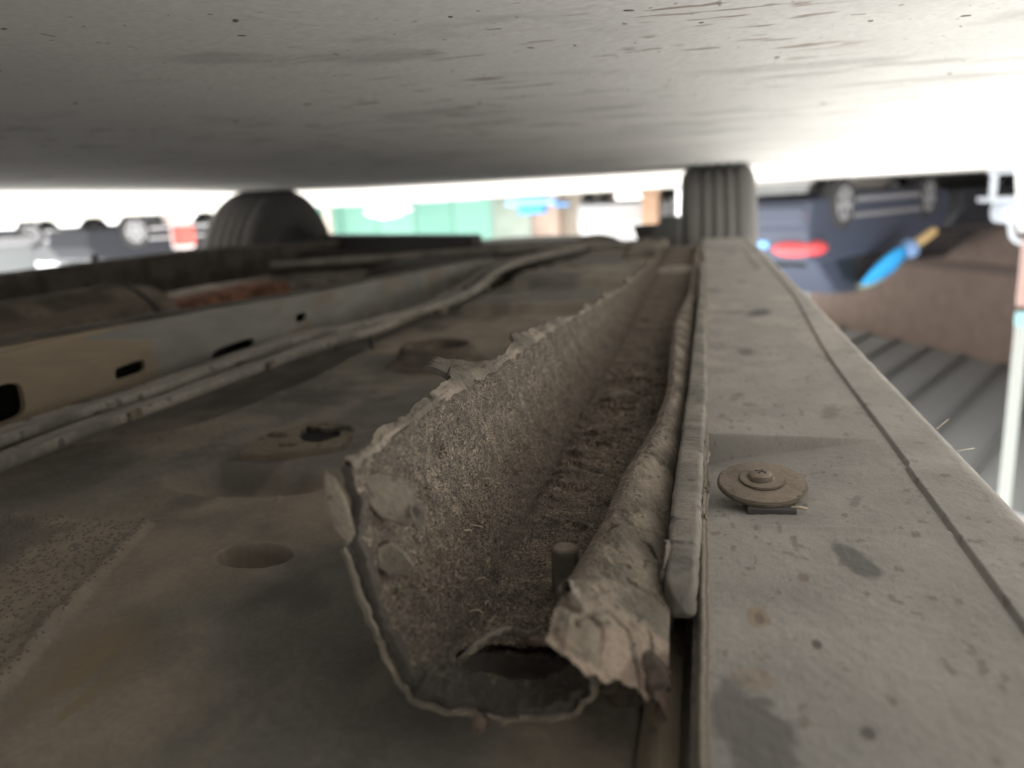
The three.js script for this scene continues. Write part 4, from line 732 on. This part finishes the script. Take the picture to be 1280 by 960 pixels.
{ // brown building with its ribbed awning
  const A = new THREE.Vector3(2.6, 0, 21.2), B = new THREE.Vector3(9.5, 0, 6.8), d = B.clone().sub(A), len = d.length(), th = -Math.atan2(d.z, d.x);
  const bld = thing('brown_building', 'brown building wall under the grey ribbed awning', 'building', [A.x, 0, A.z], th);
  mesh('wall', triUV(box(len, 7.4, 0.3, len / 2, 3.7, 0.16), 1.6), mat(lin(0.235, 0.178, 0.15), 0.9, 0, { map: T.plaster }), bld);  // unseen upper half is added height, keeping sky light off the right-hand ground
  mesh('plinth', box(len, 0.3, 0.08, len / 2, 0.15, -0.03), mat(lin(0.1, 0.09, 0.08), 0.9), bld);
  mesh('band', box(len, 0.14, 0.06, len / 2, 1.72, -0.02), mat(lin(0.13, 0.1, 0.088), 0.9), bld);
  const n = new THREE.Vector3(-0.452, 0, -0.892);   // rib direction, from the wall towards the lens
  const aw = thing('ribbed_awning', 'grey awning with long ribs beside the pole, below the brown wall in the picture', 'awning', [0, 0, 0]);
  const a0 = A.clone().addScaledVector(d, -0.05), b0 = B.clone().addScaledVector(d, -0.06), reach = 9.5;
  const a1 = a0.clone().addScaledVector(n, reach), b1 = b0.clone().addScaledVector(n, reach * 0.4);
  const g = new THREE.BufferGeometry(), Y = 3.42, q = [a0, b0, b1, a1];
  g.setAttribute('position', new THREE.Float32BufferAttribute([...q.flatMap((v) => [v.x, Y, v.z]), ...q.flatMap((v) => [v.x, Y + 0.04, v.z])], 3));
  g.setIndex([0, 1, 2, 0, 2, 3, 4, 6, 5, 4, 7, 6, 0, 4, 1, 1, 4, 5, 1, 5, 2, 2, 5, 6, 2, 6, 3, 3, 6, 7, 3, 7, 0, 0, 7, 4]);
  g.setAttribute('uv', new THREE.Float32BufferAttribute(new Float32Array(16), 2)); const gn = g.toNonIndexed(); gn.computeVertexNormals();
  mesh('sheet', gn, mat(lin(0.26, 0.27, 0.28), 0.8), aw);
  const rm = mat(lin(0.17, 0.175, 0.18), 0.8);
  for (let k = 0; k < 17; k++) {
    const t = (k + 0.5) / 17, p = a0.clone().lerp(b0, t), e = a1.clone().lerp(b1, t), m = p.clone().add(e).multiplyScalar(0.5), L = p.distanceTo(e), v = e.clone().sub(p);
    mesh('rib', box(L, 0.06, 0.09, 0, 0, 0).rotateY(-Math.atan2(v.z, v.x)).translate(m.x, Y - 0.032, m.z), rm, aw);
  }
  const gw = thing('grey_outbuilding', 'plain grey outbuilding between the grey sedan and the brown building', 'building', [1.9, 0, 24]);
  mesh('wall', triUV(box(4.2, 4.6, 2, 0, 2.3, 1), 2), mat(lin(0.3, 0.31, 0.31), 0.9, 0, { map: T.plaster }), gw); mesh('cornice', box(4.4, 0.15, 2.2, 0, 4.6, 1), mat(lin(0.28, 0.28, 0.28), 0.9), gw);
  const pole = thing('white_pole', 'white pole with a red sleeve and a pale blue ring at the right edge', 'pole', [1.415, 0, 4.0]);
  mesh('shaft', new THREE.CylinderGeometry(0.026, 0.026, 2.7, 24).translate(0, 2.05, 0), mat(lin(0.27, 0.29, 0.275), 0.7), pole);
  mesh('sleeve', new THREE.CylinderGeometry(0.03, 0.03, 0.3, 24).translate(0, 0.5, 0), mat(lin(0.3, 0.2, 0.18), 0.6), pole);
  mesh('ring', new THREE.CylinderGeometry(0.029, 0.029, 0.06, 24).translate(0, 0.71, 0), mat(lin(0.2, 0.38, 0.42), 0.5), pole);
  mesh('foot', new THREE.CylinderGeometry(0.05, 0.09, 0.32, 24).translate(0, 0.16, 0), mat(lin(0.4, 0.4, 0.4), 0.7), pole);
}
{ // white cart by the pole
  const c = thing('white_cart', 'white cart with an open tube frame, cut off by the right edge', 'cart', [3.05, 0, 9.0]), wm = mat(lin(0.4, 0.43, 0.47), 0.5), a = (n, g, m = wm) => mesh(n, g, m, c);
  for (const x of [-0.24, 0.06, 0.4]) a('leg', box(0.06, 0.3, 0.06, x, 0.16, 0, 0.015));
  a('skid', box(0.75, 0.05, 0.06, 0.08, 0.03, 0, 0.015)); a('shelf', box(0.72, 0.05, 0.4, 0.08, 0.3, 0.15, 0.015));
  a('tank', box(0.66, 0.24, 0.5, 0.2, 0.43, 0.2, 0.08));
  a('handle', tube([[-0.06, 0.5, 0], [-0.02, 0.68, 0], [0.08, 0.74, 0], [0.5, 0.74, 0]], 0.028, 30, 10));
  a('screen', box(0.4, 0.12, 0.03, 0.3, 0.63, 0), glass);
}
{ // car-wash duster leaning on the grey sedan
  const P = new THREE.Vector3(1.975, 1.36, 11.0), Q = new THREE.Vector3(3.02, 0.74, 11.8), dir = Q.clone().sub(P), L = dir.length(); dir.normalize();
  const t = thing('blue_duster', 'bright blue car duster with a tan handle leaning on the grey sedan', 'duster', [P.x, P.y, P.z]);
  t.quaternion.setFromUnitVectors(new THREE.Vector3(0, 1, 0), dir);
  const lath = (pts) => new THREE.LatheGeometry(pts.map(([r, y]) => new THREE.Vector2(r, y)), 30);
  mesh('mop_head', roughen(lath([[0.002, 0], [0.06, 0.06], [0.15, 0.25], [0.2, 0.45], [0.2, 0.62], [0.14, 0.78], [0.07, 0.84]]).scale(1.15, 1, 0.45), 0.014, 9, 2), mat(lin(0.03, 0.36, 0.8), 0.8), t);
  mesh('pale_edge', tube([[-0.01, -0.02, 0], [-0.17, 0.2, 0], [-0.27, 0.45, 0], [-0.27, 0.6, 0]], 0.025, 30, 8), mat(lin(0.6, 0.65, 0.4), 0.8), t);
  mesh('collar', roughen(lath([[0.06, 0.84], [0.12, 0.9], [0.13, 0.98], [0.07, 1.05]]), 0.015, 9, 4), mat(lin(0.2, 0.32, 0.55), 0.8), t);
  mesh('handle', lath([[0.05, 1.04], [0.065, 1.1], [0.06, L - 0.02], [0.002, L]]), mat(lin(0.6, 0.42, 0.2), 0.7), t);
}

renderer.render(scene, camera);
